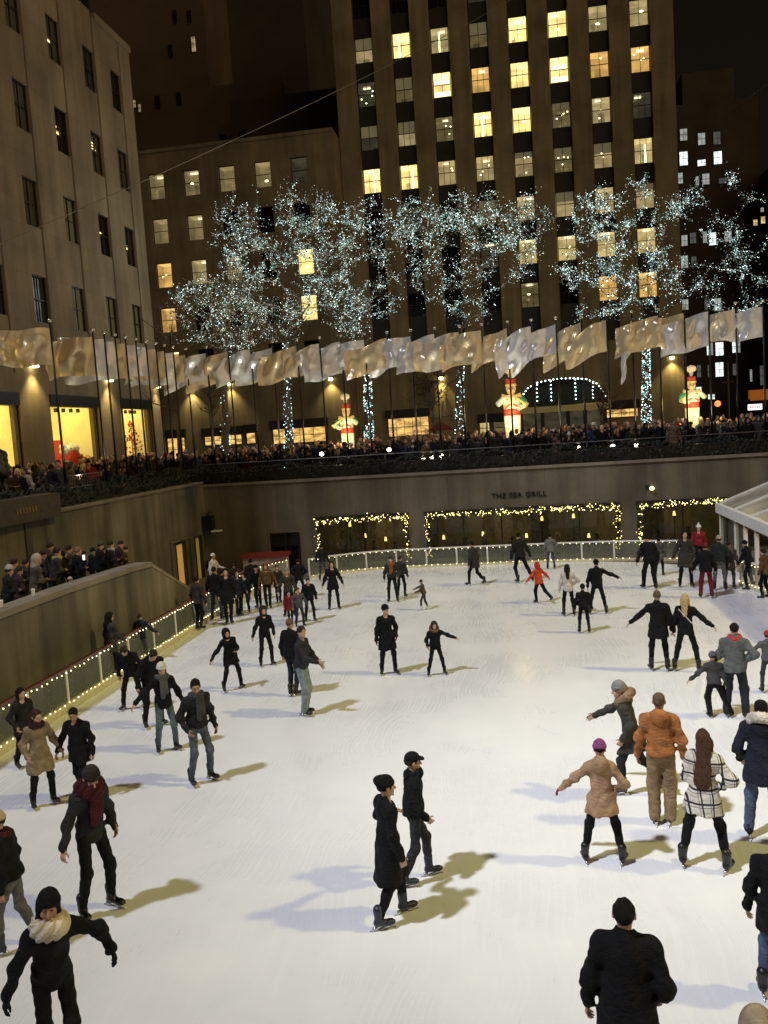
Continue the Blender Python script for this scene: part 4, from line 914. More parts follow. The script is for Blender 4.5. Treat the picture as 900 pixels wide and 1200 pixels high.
def nets(fn, lo, hi, h):
    lo = np.array(lo,np.float32); n = np.maximum(3,np.ceil((np.array(hi)-lo)/h).astype(int)+1)
    ax = [lo[i]+h*np.arange(n[i],dtype=np.float32) for i in range(3)]
    G = np.stack(np.meshgrid(*ax,indexing='ij'),-1).reshape(-1,3); D = fn(G).reshape(n).astype(np.float32)
    D[0] = D[-1] = 1; D[:,0] = D[:,-1] = 1; D[:,:,0] = D[:,:,-1] = 1
    S = D < 0; c = n-1
    acc = np.zeros((*c,3),np.float32); cnt = np.zeros(c,np.float32)
    for axis in range(3):
        o = [i for i in range(3) if i != axis]
        sl0 = [slice(None)]*3; sl1 = [slice(None)]*3; sl0[axis] = slice(0,-1); sl1[axis] = slice(1,None)
        d0, d1 = D[tuple(sl0)],D[tuple(sl1)]; X = S[tuple(sl0)] != S[tuple(sl1)]
        t = np.where(X,d0/np.where(X,d0-d1,1),0)
        for i in (0,1):
            for j in (0,1):
                s = [slice(None)]*3; s[o[0]] = slice(i,i+c[o[0]]); s[o[1]] = slice(j,j+c[o[1]]); s = tuple(s)
                x = X[s].astype(np.float32); cnt += x; acc[...,axis] += t[s]*x
                if i: acc[...,o[0]] += x
                if j: acc[...,o[1]] += x
    act = cnt > 0; idx = -np.ones(c,np.int64); idx[act] = np.arange(act.sum())
    cell = np.argwhere(act); V = lo+h*(cell+acc[act]/cnt[act][:,None])
    Q = []
    for axis in range(3):
        o = [(axis+1)%3,(axis+2)%3]
        s0 = [slice(None)]*3; s1 = [slice(None)]*3; s0[axis] = slice(0,-1); s1[axis] = slice(1,None)
        A = S[tuple(s0)]; X = A != S[tuple(s1)]
        for k in o:
            m = np.zeros(X.shape[k],bool); m[1:-1] = True; shp = [1]*3; shp[k] = -1; X = X&m.reshape(shp)
        e = np.argwhere(X); ins = A[X]
        def cid(i,j):
            q = e.copy(); q[:,o[0]] -= i; q[:,o[1]] -= j; return idx[q[:,0],q[:,1],q[:,2]]
        q = np.stack([cid(1,1),cid(0,1),cid(0,0),cid(1,0)],1); q[~ins] = q[~ins][:,::-1]; Q.append(q)
    return V,np.concatenate(Q)
def meshq(name, V, Q, mi=None):
    me = bpy.data.meshes.new(name); nv, nq = len(V),len(Q)
    me.vertices.add(nv); me.vertices.foreach_set('co',np.ascontiguousarray(V,np.float32).ravel())
    me.loops.add(nq*4); me.loops.foreach_set('vertex_index',np.ascontiguousarray(Q,np.int32).ravel())
    me.polygons.add(nq); me.polygons.foreach_set('loop_start',np.arange(0,nq*4,4,dtype=np.int32)); me.polygons.foreach_set('loop_total',np.full(nq,4,np.int32))
    me.polygons.foreach_set('use_smooth',np.ones(nq,bool))
    if mi is not None: me.polygons.foreach_set('material_index',mi.astype(np.int32))
    me.update(calc_edges=True); me.validate()
    return me
def rot(ax, a):
    c,s = math.cos(a),math.sin(a)
    return np.array({'x':[[1,0,0],[0,c,-s],[0,s,c]],'y':[[c,0,s],[0,1,0],[-s,0,c]],'z':[[c,-s,0],[s,c,0],[0,0,1]]}[ax],np.float32)
ARM = {  # upper arm and forearm directions (outward, forward, up) of one arm
 'down':((.16,.02,-1),(.10,.20,-1)), 'relax':((.28,.0,-1),(.12,.30,-1)), 'out25':((.42,.05,-1),(.40,.25,-1)), 'out45':((.75,.05,-.75),(.80,.25,-.70)), 'out60':((.9,.05,-.5),(.95,.2,-.42)),
 'out80':((1,.0,-.2),(1,.15,-.25)), 'pocket':((.34,-.22,-1),(-.12,.75,-.75)), 'hip':((.6,-.25,-.8),(-.55,.45,-.45)), 'fwd':((.1,.55,-.85),(.0,1,-.15)), 'fwdlow':((.12,.45,-1),(.05,.7,-.7)),
 'chest':((.16,.2,-1),(-.5,.85,.10)), 'reach':((.15,1,-.35),(.05,1,-.25)), 'hold':((.35,.15,-1),(.5,.35,-.75)), 'fold':((.2,.3,-1),(-.85,.5,.0)), 'phone':((.15,.6,-.8),(-.2,.7,.75)), 'back':((.3,-.55,-.8),(.25,-.5,-.8)), 'droop':((.85,.1,-.55),(.35,.2,-1)), 'linked':((.5,.05,-.9),(.4,.75,-.1)) }
LEG = { # left and right ankles (x, y, lift), toe-out degrees
 'stand':((-.10,.0,0),(.10,.02,0)), 'wide':((-.26,.0,0),(.26,.02,0)), 'mid':((-.17,.02,0),(.17,-.03,0)), 'step':((-.10,.20,0),(.11,-.18,.0)), 'strideL':((-.09,.34,0),(.13,-.40,.05)), 'strideR':((-.13,-.40,.05),(.09,.34,0)),
 'pushR':((-.06,.10,0),(.26,-.50,.16)), 'pushL':((-.26,-.50,.16),(.06,.10,0)), 'close':((-.07,.0,0),(.07,.03,0)), 'lungeL':((-.42,.02,0),(.12,.0,0)), 'lungeR':((-.12,.0,0),(.42,.02,0)), 'walk':((-.09,.12,0),(.10,-.12,.0)), 'glideR':((-.05,-.48,.22),(.05,.08,0))}
skin_of = {'light':(.50,.29,.20), 'mid':(.36,.20,.13), 'tan':(.28,.155,.095), 'dark':(.12,.065,.04)}
lipm = mat('lips', (.30,.09,.08), .5); eyem = mat('eye_dark', (.05,.035,.028), .3); browm = mat('brow_dark', (.10,.06,.04), .8)
bootm = mat('skate_boot_black', (.008,.008,.009), .4, noise=.2); bladem = mat('skate_blade', (.55,.55,.56), .25, metal=.9)
bootb = mat('rental_boot_blue', (.018,.02,.042), .45, noise=.2); bootw = mat('skate_boot_white', (.6,.58,.55), .45)
gray_tr = cloth((.12,.12,.125))
BLADE_CACHE = {}
def person(o, P):
    """P: dict of pose and clothes. o: dict out of parts [(name, verts, quads, mats, midx, parent)] in body frame, 1.75 m tall before scaling"""
    h = P['h']; parts = []
    lean, side, twist = R(P.get('lean',4)), R(P.get('side',0)), R(P.get('twist',0))
    feet = [np.array(f,np.float32) for f in (LEG[P['leg']] if isinstance(P['leg'],str) else P['leg'])]
    up = .05 if P.get('skates',True) else 0.0
    # pelvis height so both legs reach
    HZ = .93+up; pz = HZ; th, sh = .43,.42; ank = .085+up
    py = (feet[0][1]+feet[1][1])*.25 if max(feet[0][2],feet[1][2]) > .1 else (feet[0][1]+feet[1][1])*.5
    px = 0.0
    if max(feet[0][2],feet[1][2]) > .1:
        k = 0 if feet[0][2] < feet[1][2] else 1; px = feet[k][0]*.7
    for _ in range(40):
        ok = True
        for s,f in zip((-1,1),feet):
            hp = np.array([px+s*.09,py,pz]); a = np.array([f[0],f[1],ank+f[2]])
            if np.linalg.norm(hp-a) > (th+sh)*P.get('ext',.985): ok = False
        if ok: break
        pz -= .01
    piv = np.array([px,py,pz],np.float32); rest = np.array([0,0,HZ],np.float32)
    Rt = rot('z',twist)@rot('y',side)@rot('x',-lean)
    def T(G): return (G-piv)@Rt+rest       # body -> upright torso frame
    def Ti(V): return (V-rest)@Rt.T+piv
    U = up
    nb = np.array([0,.0,1.475+U],np.float32); Rh = rot('z',R(P.get('hyaw',0)))@rot('x',-R(P.get('hpitch',3)))@rot('y',R(P.get('htilt',0)))
    def Hd(G): return (T(G)-nb)@Rh+nb
    def Hi(V): return Ti((V-nb)@Rh.T+nb)
    fem = P.get('f',0); sw = .165 if fem else .19
    arms = []
    for s,an in zip((-1,1),P['arm']):
        ud,fd = ARM[an] if isinstance(an,str) else an
        ud = np.array([ud[0]*s,ud[1],ud[2]],np.float32); fd = np.array([fd[0]*s,fd[1],fd[2]],np.float32); ud /= np.linalg.norm(ud); fd /= np.linalg.norm(fd)
        S = np.array([s*sw,-.005,1.415+U],np.float32); E = S+ud*.29; Wp = E+fd*.255; arms.append((S,E,Wp,fd,s))
    legs = []
    for s,f in zip((-1,1),feet):
        hp = np.array([px+s*.09,py,pz],np.float32); a = np.array([f[0],f[1],ank+f[2]],np.float32); d = a-hp; L = min(float(np.linalg.norm(d)),(th+sh)*.999)
        x = (th*th-sh*sh+L*L)/(2*L); r = math.sqrt(max(th*th-x*x,0)); dn = d/np.linalg.norm(d)
        bend = np.array([s*.12,1,0],np.float32); bend -= dn*(bend@dn); bend /= np.linalg.norm(bend); legs.append((hp,hp+dn*x+bend*r,a,s))
    fat = P.get('fat',1.0)
    # ---- grids
    allp = np.array([q for A in arms for q in (Ti(A[0][None])[0],Ti(A[1][None])[0],Ti((A[2]+A[3]*.2)[None])[0])]+[q for l in legs for q in l[:3]]+[Ti(np.array([[0,0,1.5+U]],np.float32))[0]])
    lo, hi = allp.min(0)-.26,allp.max(0)+.26
    # ---- body core (continuous: torso, neck, arms and legs)
    def body(G):
        t = T(G)
        d = un(.06,seg(t,(-.12,0,1.39+U),(.12,0,1.39+U),.06,.06),seg(t,(0,0,1.32+U),(0,0,1.02+U),.125,.12,((0,1,0),1.35)),seg(t,(0,-.005,1.42+U),(0,.012,1.56+U),.052,.05),ell(t,(0,0,.97+U),(.12,.085,.11)))
        for S,E,Wp,fd,s in arms: d = un(.04,d,seg(t,S,E,.046,.038),seg(t,E,Wp,.038,.026))
        for hp,kn,a,s in legs: d = un(.05,d,seg(G,hp,kn,.066,.050),seg(G,kn,a,.050,.030))
        return d
    V,Q = nets(body,lo-np.array([0,0,0]),hi,max(.02,h*1.35)); bodyV=[V]; bodyQ=[Q]; bodyM=[np.zeros(len(Q))]
    # ---- head
    def headf(G):
        t = Hd(G); z = U
        d = un(.03,ell(t,(0,-.012,1.655+z),(.076,.096,.098)),ell(t,(0,.03,1.585+z),(.056,.066,.068)))
        d = un(.02,d,seg(t,(0,-.02,1.46+z),(0,.0,1.58+z),.052,.05))
        if h < .022:
            d = un(.012,d,seg(t,(0,.088,1.652+z),(0,.112,1.612+z),.009,.0155),ell(t,(0,.078,1.675+z),(.05,.02,.012)),ell(t,(0,.088,1.535+z),(.02,.016,.014)))
            for s in (-1,1):
                d = un(.008,d,ell(t,(s*.079,-.005,1.632+z),(.011,.022,.032)))
                d = smax(d,-ell(t,(s*.031,.097,1.652+z),(.017,.013,.010)),.01); d = un(.004,d,ell(t,(s*.031,.083,1.651+z),(.013,.0105,.009)))
                d = un(.02,d,ell(t,(s*.04,.062,1.605+z),(.024,.02,.02)))
            d = un(.006,d,ell(t,(0,.092,1.576+z),(.023,.011,.0065)),ell(t,(0,.090,1.563+z),(.020,.011,.007)))
        return d
    hc = Hi(np.array([[0,.02,1.61+U]],np.float32))[0]; hh = max(.0062,h*.5)
    V,Q = nets(headf,hc-.19,hc+.17,hh)
    t = ((V-piv)@Rt+rest-nb)@Rh+nb; cen = t[Q].mean(1)
    mi = np.zeros(len(Q))
    if h < .022:
        z = U
        mi[(np.abs(cen[:,0]) < .025)&(np.abs(cen[:,2]-(1.569+z)) < .0135)&(cen[:,1] > .087)] = 1
        for s in (-1,1):
            mi[(np.abs(cen[:,0]-s*.031) < .0095)&(np.abs(cen[:,2]-(1.651+z)) < .0045)&(cen[:,1] > .07)] = 2
            mi[(np.abs(cen[:,0]-s*.033) < .018)&(np.abs(cen[:,2]-(1.675+z)) < .0032)&(cen[:,1] > .07)] = 3
    off = sum(len(v) for v in bodyV); bodyV.append(V); bodyQ.append(Q+off); bodyM.append(mi)
    # ---- hands: palm, four fingers, thumb
    hands = []
    for (S,E,Wp,fd,s) in arms:
        f = fd/np.linalg.norm(fd); side_ = np.array([0,1,0],np.float32); side_ = side_-f*(side_@f)
        if np.linalg.norm(side_) < .35: side_ = np.array([0,0,1],np.float32)-f*f[2]
        side_ /= np.linalg.norm(side_); nrm = np.cross(f,side_)*(-s)   # palm faces inward
        glove = P.get('glove') is not None; g = 1.18 if glove else 1.0
        def hand(G):
            t = T(G)
            d = un(.02,seg(t,Wp-f*.05,Wp+f*.01,.027*g,.026*g),seg(t,Wp+f*.02-side_*.012,Wp+f*.075-side_*.015,.026*g,.024*g,(nrm,1.75)),seg(t,Wp+f*.02+side_*.012,Wp+f*.075+side_*.018,.026*g,.024*g,(nrm,1.75)))
            for k,(o_,ln) in enumerate(((.033,.068),(.012,.078),(-.010,.073),(-.031,.056))):
                a = Wp+f*.088+side_*o_; b = a+(f*.86+nrm*.5+side_*o_*1.2)*ln*.55; c = b+(f*.45+nrm*.88)*ln*.5
                d = un(.006,d,seg(t,a-f*.01,b,.0098*g,.0088*g),seg(t,b,c,.0088*g,.0072*g))
            a = Wp+f*.02+side_*.030; b = a+(f*.65+side_*.62+nrm*.35)*.048; c = b+(f*.85+side_*.2+nrm*.4)*.034
            return un(.01,d,seg(t,a,b,.0135*g,.0105*g),seg(t,b,c,.0105*g,.0085*g))
        hcen = Ti((Wp+f*.06)[None])[0]; hv = max(.0068,h*.48)
        V,Q = nets(hand,hcen-.145,hcen+.145,hv)
        if len(Q):
            if glove: hands.append((V,Q))
            else: off = sum(len(v) for v in bodyV); bodyV.append(V); bodyQ.append(Q+off); bodyM.append(np.zeros(len(Q)))
    sk = mat('skin_'+P.get('skin','light'), skin_of[P.get('skin','light')], .55, noise=.08, nscale=20)
    parts.append(('person',np.concatenate(bodyV),np.concatenate(bodyQ),[sk,lipm,eyem,browm],np.concatenate(bodyM),None))
    for V,Q in hands: parts.append(('glove',V,Q,[cloth(P['glove'])],None,0))
    # ---- coat
    ck = P.get('coat','jacket'); hem = {'jacket':.85,'short':.93,'parka':.72,'long':.50,'knee':.62}[ck]+U; fl = {'jacket':.0,'short':-.01,'parka':.02,'long':.045,'knee':.05}[ck]+P.get('flare',0)
    bk = P.get('bulk',1.0); q = rng.uniform(0,6.28); q2 = rng.uniform(0,6.28)
    def coat(G):
        t = T(G); w = .008*np.sin(t[:,2]*38+q+4*np.sin(t[:,0]*9+q2))*np.exp(-((t[:,2]-1.05-U)/.13)**2)+.006*np.sin(t[:,0]*31+t[:,2]*17+q)+.005*np.sin(t[:,1]*37-t[:,2]*23+q2)
        cw, ww = (.155,.135) if fem else (.172,.158)
        cw *= bk*fat; ww *= bk*fat
        d = un(.10,seg(t,(-sw+.035,-.01,1.395+U),(sw-.035,-.01,1.395+U),.072*bk,.072*bk),seg(t,(0,0,1.31+U),(0,.0,1.08+U),cw,ww,((0,1,0),1.38)))
        for q_ in (-1,1): d = un(.05,d,seg(t,(q_*.03,-.02,1.465+U),(q_*(sw-.01),-.008,1.405+U),.045*bk,.058*bk))
        d = un(.07,d,seg(t,(0,.0,1.08+U),(0,-.005,hem),ww,ww*1.0+.025+fl,((0,1,0),1.22)))
        if P.get('collar',True): d = un(.03,d,seg(t,(0,-.012,1.44+U),(0,.0,1.505+U),.078,.074))
        if hem < .8+U:
            for hp,kn,a,s in legs: d = un(.09,d,seg(G,hp,kn,.105*bk,.098*bk))
            if hem < .56+U:
                for hp,kn,a,s in legs: d = un(.09,d,seg(G,kn,kn*.6+a*.4,.098,.105))
        elif hem < .95+U: d = un(.06,d,ell(t,(0,-.012,.96+U),((.158 if fem else .172)*bk,.125*bk,.15)))
        d = smax(d,hem-t[:,2]+.012*np.sin(t[:,0]*14+q),.02)
        d = smax(d,-(seg(t,(0,.03,1.47+U),(0,.05,1.62+U),.056,.07)),.015)
        for S,E,Wp,fd,s in arms:
            ws = .0032*np.sin(t[:,2]*61+t[:,0]*47+q*s)+.003*np.sin(t[:,2]*29-t[:,1]*40+q2)
            S2 = S-np.array([s*.006,0,.022],np.float32); d = un(.06,d,seg(t,S2,E,.064*bk,.058*bk)+ws,seg(t,E,Wp+fd*.005,.059*bk,.047*bk)+ws)
        if P.get('belt'):
            bz = np.abs(t[:,2]-1.04-U)-.02; d = un(.006,d,smax(seg(t,(0,0,1.31+U),(0,.0,1.0+U),cw,ww*1.06,((0,1,0),1.32))-.018,bz,.01))
        if P.get('hood') == 'back': d = un(.04,d,ell(t,(0,-.105,1.45+U),(.125,.075,.11)))
        return d+w
    V,Q = nets(coat,lo-.06,hi+np.array([.06,.06,.12]),h)
    cm = P.get('cmat') or cloth(P.get('c',(.03,.03,.032)))
    parts.append(('coat',V,Q,[cm],None,0))
    # ---- trousers
    lw = P.get('loose',0.0); q3 = rng.uniform(0,6.28)
    def trou(G):
        t = T(G); d = ell(t,(0,-.015,.955+U),(.150 if fem else .148,.102,.125))
        for hp,kn,a,s in legs:
            w = .0028*np.sin(G[:,2]*57+q3+G[:,0]*35)+.002*np.sin(G[:,2]*27-G[:,1]*45)
            aa = a+np.array([0,0,.02 if not lw else -.03],np.float32)
            d = un(.05,d,seg(G,hp,kn,.082+lw*.5,.060+lw)+w,seg(G,kn,aa,.063+lw,.046+lw*1.15)+w)
            if not lw: d = un(.03,d,ell(G,kn*.62+a*.38+np.array([0,-.018,0],np.float32),(.05,.052,.12)))
        return d
    l2 = np.array([q_ for l in legs for q_ in l[:3]]); V,Q = nets(trou,np.minimum(l2.min(0),piv-.15)-.2,np.maximum(l2.max(0),piv+.1)+.2,h)
    parts.append(('trousers',V,Q,[cloth(P.get('t',(.02,.02,.022)))],None,0))
    # ---- skates or shoes
    if P.get('skates',True) is not None:
        for (hp,kn,a,s),f in zip(legs,feet):
            yawf = R(P.get('toe',14))*(-s); lift = f[2]; pit = -min(.75,lift*3.2) if lift > .04 else 0
            Rf = rot('z',yawf)@rot('x',pit)
            def boot(G):
                t = (G-a)@Rf
                d = un(.035,seg(t,(0,-.014,.12 if not lw else .04),(0,-.008,.0),.060 if not lw else .04,.052 if not lw else .042),seg(t,(0,-.035,-.042),(0,.115,-.052),.043,.038,((0,0,1),1.1)),ell(t,(0,.135,-.055),(.042,.055,.032)))
                return smax(d,-.088-t[:,2],.008)
            hb = max(.009,h*.8); V,Q = nets(boot,a-.26,a+.26,hb)
            pi_ = len(parts); parts.append(('skate' if up else 'boot',V,Q,[P.get('boot') or bootm],None,0))
            if up:
                bx = []
                for (x0,y0,z0,x1,y1,z1) in ((-.004,-.13,-.134,.004,.19,-.118),(-.014,-.09,-.119,.014,-.03,-.084),(-.014,.05,-.119,.014,.12,-.084)):
                    bx += [[(x0,y0,z0),(x1,y0,z0),(x1,y1,z0),(x0,y1,z0),(x0,y0,z1),(x1,y0,z1),(x1,y1,z1),(x0,y1,z1)]]
                VV = np.concatenate([np.array(b_,np.float32) for b_ in bx])@Rf.T+a
                QQ = np.concatenate([np.array([(0,3,2,1),(4,5,6,7),(0,1,5,4),(1,2,6,5),(2,3,7,6),(3,0,4,7)])+8*i for i in range(3)])
                parts.append(('blade',VV,QQ,[bladem],None,pi_))
    # ---- hair, hats, scarves
    z = U; hr = P.get('hair','short'); hv = max(.008,h*.62)
    if hr and hr != 'none':
        q4 = rng.uniform(0,6.28)
        def hair(G):
            t = Hd(G)
            d = ell(t,(0,-.020,1.668+z),(.083,.104,.099))
            face = ell(t,(0,.122,1.612+z),(.078,.085,.112)); d = smax(d,-face,.02); d = d+.003*np.sin(t[:,0]*70+q4)*np.sin(t[:,1]*62+q4*2)*np.sin(t[:,2]*66); d = smax(d,1.60+z-t[:,2]-.25*np.maximum(-t[:,1],0),.03)
            if hr in ('long','vlong','bob'):
                ln = {'bob':1.47,'long':1.30,'vlong':1.14}[hr]+z
                tt = T(G)
                d = un(.04,d,seg(tt,(0,-.075,1.62+z),(0,-.115,ln),.085,.055 if hr != 'vlong' else .105,((0,1,0),1.5 if hr != 'vlong' else 1.9)),seg(tt,(-.068,-.02,1.62+z),(-.085,-.0,max(ln,1.36+z)),.034,.026),seg(tt,(.068,-.02,1.62+z),(.085,-.0,max(ln,1.36+z)),.034,.026))
            if hr == 'bun': d = un(.02,d,ell(t,(0,-.12,1.70+z),(.045,.045,.045)))
            return d+.0018*np.sin(t[:,0]*110+q4+2*np.sin(t[:,2]*25))+.003*np.sin(t[:,2]*60+q4)
        V,Q = nets(hair,hc-np.array([.26,.26,.60 if hr in ('long','vlong','bob') else .2]),hc+np.array([.26,.26,.22]),hv)
        parts.append(('hair',V,Q,[mat('hair_%d_%d_%d' % tuple(int(x*1000) for x in P.get('hc',(.03,.02,.014))),P.get('hc',(.03,.02,.014)),.75,noise=.45,nscale=40,bump=.8,bscale=120,spec=.2)],None,0))
    ht = P.get('hat')
    if ht:
        def hat(G):
            t = Hd(G); tilt = t[:,1]*.12
            if ht in ('beanie','pom','slouch'):
                d = ell(t,(0,-.015,1.685+z),(.093,.108,.108 if ht != 'slouch' else .10)); d = smax(d,1.668+z+tilt-t[:,2],.006)
                band = smax(ell(t,(0,-.015,1.685+z),(.099,.114,.112)),np.abs(t[:,2]-tilt-1.683-z)-.022,.01); d = un(.008,d,band)
                if ht == 'slouch': d = un(.03,d,ell(t,(0,-.085,1.72+z),(.07,.075,.06)))
                if ht == 'pom': d = un(.005,d,ell(t,(0,-.02,1.815+z),(.04,.04,.038))+.004*np.sin(t[:,0]*200)*np.sin(t[:,2]*190))
                d = d+.0022*np.sin(np.arctan2(t[:,0],t[:,1]+.015)*34)
            elif ht == 'cap':
                d = ell(t,(0,-.012,1.685+z),(.092,.108,.094)); d = smax(d,1.672+z-t[:,2],.006); d = un(.012,d,seg(t,(-.035,.10,1.685+z),(.035,.10,1.685+z),.052,.052,((0,0,1),6.0)),)
            else:   # hood pulled up
                d = ell(t,(0,-.03,1.655+z),(.115,.128,.135)); d = un(.05,d,seg(t,(0,-.04,1.6+z),(0,-.045,1.47+z),.105,.105)); d = smax(d,-ell(t,(0,.13,1.62+z),(.075,.14,.098)),.02)
            return d
        V,Q = nets(hat,hc-.24,hc+.27,hv)
        parts.append(('hood' if ht == 'hood' else 'hat',V,Q,[cloth(P.get('hatc',(.02,.02,.022)))] if not P.get('hatm') else [P['hatm']],None,0))
    if P.get('scarf'):
        def sc_(G):
            t = T(G); p = t-np.array([0,.012,1.475+z],np.float32); p = p@rot('x',.25); r = np.sqrt((p[:,0]*.95)**2+(p[:,1])**2)
            d = np.sqrt((r-.088)**2+(p[:,2]*.72)**2)-.045*P.get('sbulk',1); d = d+.007*np.sin(np.arctan2(p[:,0],p[:,1])*9+p[:,2]*60)
            if P.get('stail'): d = un(.03,d,seg(t,(.03,.12,1.42+z),(.035,.155,1.12+z),.045,.05,((0,1,0),1.8)),seg(t,(-.04,.12,1.42+z),(-.04,.15,1.2+z),.04,.045,((0,1,0),1.8)))
            return d
        nc = Ti(np.array([[0,.03,1.42+z]],np.float32))[0]; V,Q = nets(sc_,nc-np.array([.24,.24,.42]),nc+.24,hv)
        parts.append(('scarf',V,Q,[cloth(P['scarf'])],None,0))
    if P.get('fur'):      # furry edge of the hood lying round the shoulders
        def fur(G):
            t = T(G); p = t-np.array([0,-.05,1.52+z],np.float32); p = p@rot('x',-.5); r = np.sqrt(p[:,0]**2+(p[:,1]*.9)**2)
            return np.sqrt((r-.12)**2+(p[:,2]*.75)**2)-.05+.011*np.sin(t[:,0]*95)*np.sin(t[:,1]*88+1)*np.sin(t[:,2]*92+2)
        nc = Ti(np.array([[0,-.05,1.5+z]],np.float32))[0]; V,Q = nets(fur,nc-.28,nc+.26,hv)
        parts.append(('fur_collar',V,Q,[cloth(P['fur'])],None,0))
    if P.get('strap'):
        mbv = []
        def stp(G):
            t = T(G); q_ = seg(t,(-.13,-.14,1.43+z),(.16,-.16,1.12+z),.013,.013); return q_
        nc = Ti(np.array([[0,-.12,1.27+z]],np.float32))[0]; V,Q = nets(stp,nc-.25,nc+.25,max(.008,h*.6)); parts.append(('bag_strap',V,Q,[cloth((.6,.58,.55))],None,0))
    if P.get('pack'):
        def pk(G):
            t = T(G); return ell(t,(0,-.23,1.24+z),(.15,.11,.22))-.0
        nc = Ti(np.array([[0,-.23,1.24+z]],np.float32))[0]; V,Q = nets(pk,nc-.32,nc+.32,max(.012,h)); parts.append(('backpack',V,Q,[cloth(P['pack'])],None,0))
    topz = max(float(p[1][:,2].max()) for p in parts)
    return parts,topz
def place(parts, scale, loc, rz, label, cat='person', group=None, name='person'):
    objs = []
    for (nm,V,Q,ms,mi,par) in parts:
        me = meshq(nm,V*scale,Q,mi); ob = bpy.data.objects.new(nm if par is not None else name,me); col.objects.link(ob)
        for m_ in ms: me.materials.append(m_)
        if par is not None: ob.parent = objs[par]
        objs.append(ob)
    objs[0].location = loc; objs[0].rotation_euler.z = rz; props(objs[0],label,cat,group)
    return objs[0]
BK = (.0065,.0065,.0075); DK = (.014,.0135,.014); NAVY = (.012,.016,.03); GREY = (.11,.11,.11); JEAN = (.085,.12,.17); JEANL = (.20,.24,.28); BRN = (.07,.045,.025)
HB = (.035,.020,.012); HD = (.008,.006,.005); HBL = (.50,.34,.15); HG = (.28,.25,.22)
def S(fx, fy, hy, ang, label, **k):
    """a skater: feet pixel, head-top pixel row, facing (0 away, 180 toward the camera, 90 screen right)"""
    g = onz(fx,fy,0.0); d = float(np.linalg.norm(g-CAM))
    k.setdefault('arm',('relax','relax')); k.setdefault('leg','mid'); k['h'] = min(.026,max(.0125,d/853*1.15))
    a = abs(((ang+180)%360)-180)
    if a > 90: k['arm'] = (k['arm'][1],k['arm'][0])
    parts,topz = person(None,k)
    # height: z over the feet whose image row is the head top
    lo_,hi_ = .3,2.6
    if 'H' in k: sc_ = k['H']/topz
    else:
        for _ in range(30):
            m = (lo_+hi_)/2
            if proj((g[0],g[1],m))[1] > hy: lo_ = m
            else: hi_ = m
        sc_ = lo_/topz
    v = g[:2]/np.linalg.norm(g[:2]); t = R(-ang); d2 = (v[0]*math.cos(t)-v[1]*math.sin(t),v[0]*math.sin(t)+v[1]*math.cos(t))
    return place(parts,sc_,(g[0],g[1],k.get('z0',0.0)),math.atan2(-d2[0],d2[1]),label,'person','skaters on the ice')

# ------------------------------------------------------------------ the skaters
# near
S(74,1262,1032,172,"woman in black with a thick cream scarf and snow-flecked black beanie, arms spread",f=1,arm=('out25','droop'),leg='walk',lean=16,hpitch=-10,hyaw=-14,c=BK,t=BK,hat='beanie',hatc=BK,hair='bob',hc=HD,scarf=(.60,.52,.40),sbulk=1.5,glove=BK,coat='jacket',skin='mid',bulk=.98)
S(24,1113,947,-70,'skater at the left edge in a cream striped beanie, dark coat and grey trousers',arm=('down','relax'),leg='step',c=BK,t=GREY,hat='beanie',hatc=(.55,.47,.30),hair='short',scarf=(.06,.012,.015),coat='short',boot=bootb,lean=8)
S(116,1070,892,150,"woman in big dark red scarf and grey jacket looking down, one hand held out",f=1,arm=('out25','pocket'),leg='mid',lean=6,hpitch=28,hyaw=-10,c=(.022,.022,.024),t=BK,hair='short',hc=HD,hat='beanie',hatc=(.03,.022,.022),scarf=(.055,.010,.014),sbulk=1.75,stail=1,coat='jacket',skin='light',bulk=.98)
S(459,1080,908,72,"person in long black coat and slouchy beanie beside the man in a peaked cap",f=1,arm=('linked','relax'),leg='step',lean=2,c=BK,t=BK,coat='long',hat='slouch',hatc=BK,hair='short',hc=HD,boot=bootb,toe=6)
S(489,1033,881,80,'man in a black peaked cap, black jacket and charcoal jeans beside the long-coated skater',arm=('relax','pocket'),leg='step',lean=2,c=BK,t=(.03,.03,.036),coat='short',hat='cap',hatc=BK,hair='short',scarf=BK,boot=bootb,toe=6)
S(741,1318,1055,2,'broad man in a black coat seen from behind at the bottom right',arm=('relax','pocket'),leg='mid',c=BK,t=BK,coat='parka',bulk=1.02,fat=1.04,hair='short',hc=HD,hpitch=-2)
S(915,1172,975,5,"person in black coat and blue jeans cut off by the photo's right edge",arm=('relax','relax'),leg='mid',c=BK,t=(.07,.10,.17),coat='parka',hair='short',hc=HD)
S(893,1470,1182,10,'person in a sandy fur-edged hood, only the hood showing at the bottom right corner',arm=('relax','relax'),leg='mid',c=(.34,.25,.17),t=BK,hat='hood',hatc=(.42,.32,.22),hair=None,coat='parka')
S(895,984,821,4,'man in a navy parka with a white fur hood and blue jeans, seen from behind',arm=('pocket','relax'),leg='mid',c=(.014,.017,.028),t=(.07,.095,.15),coat='parka',hair='short',hc=HD,fur=(.58,.52,.44),hood='back',bulk=1.02,loose=.012)
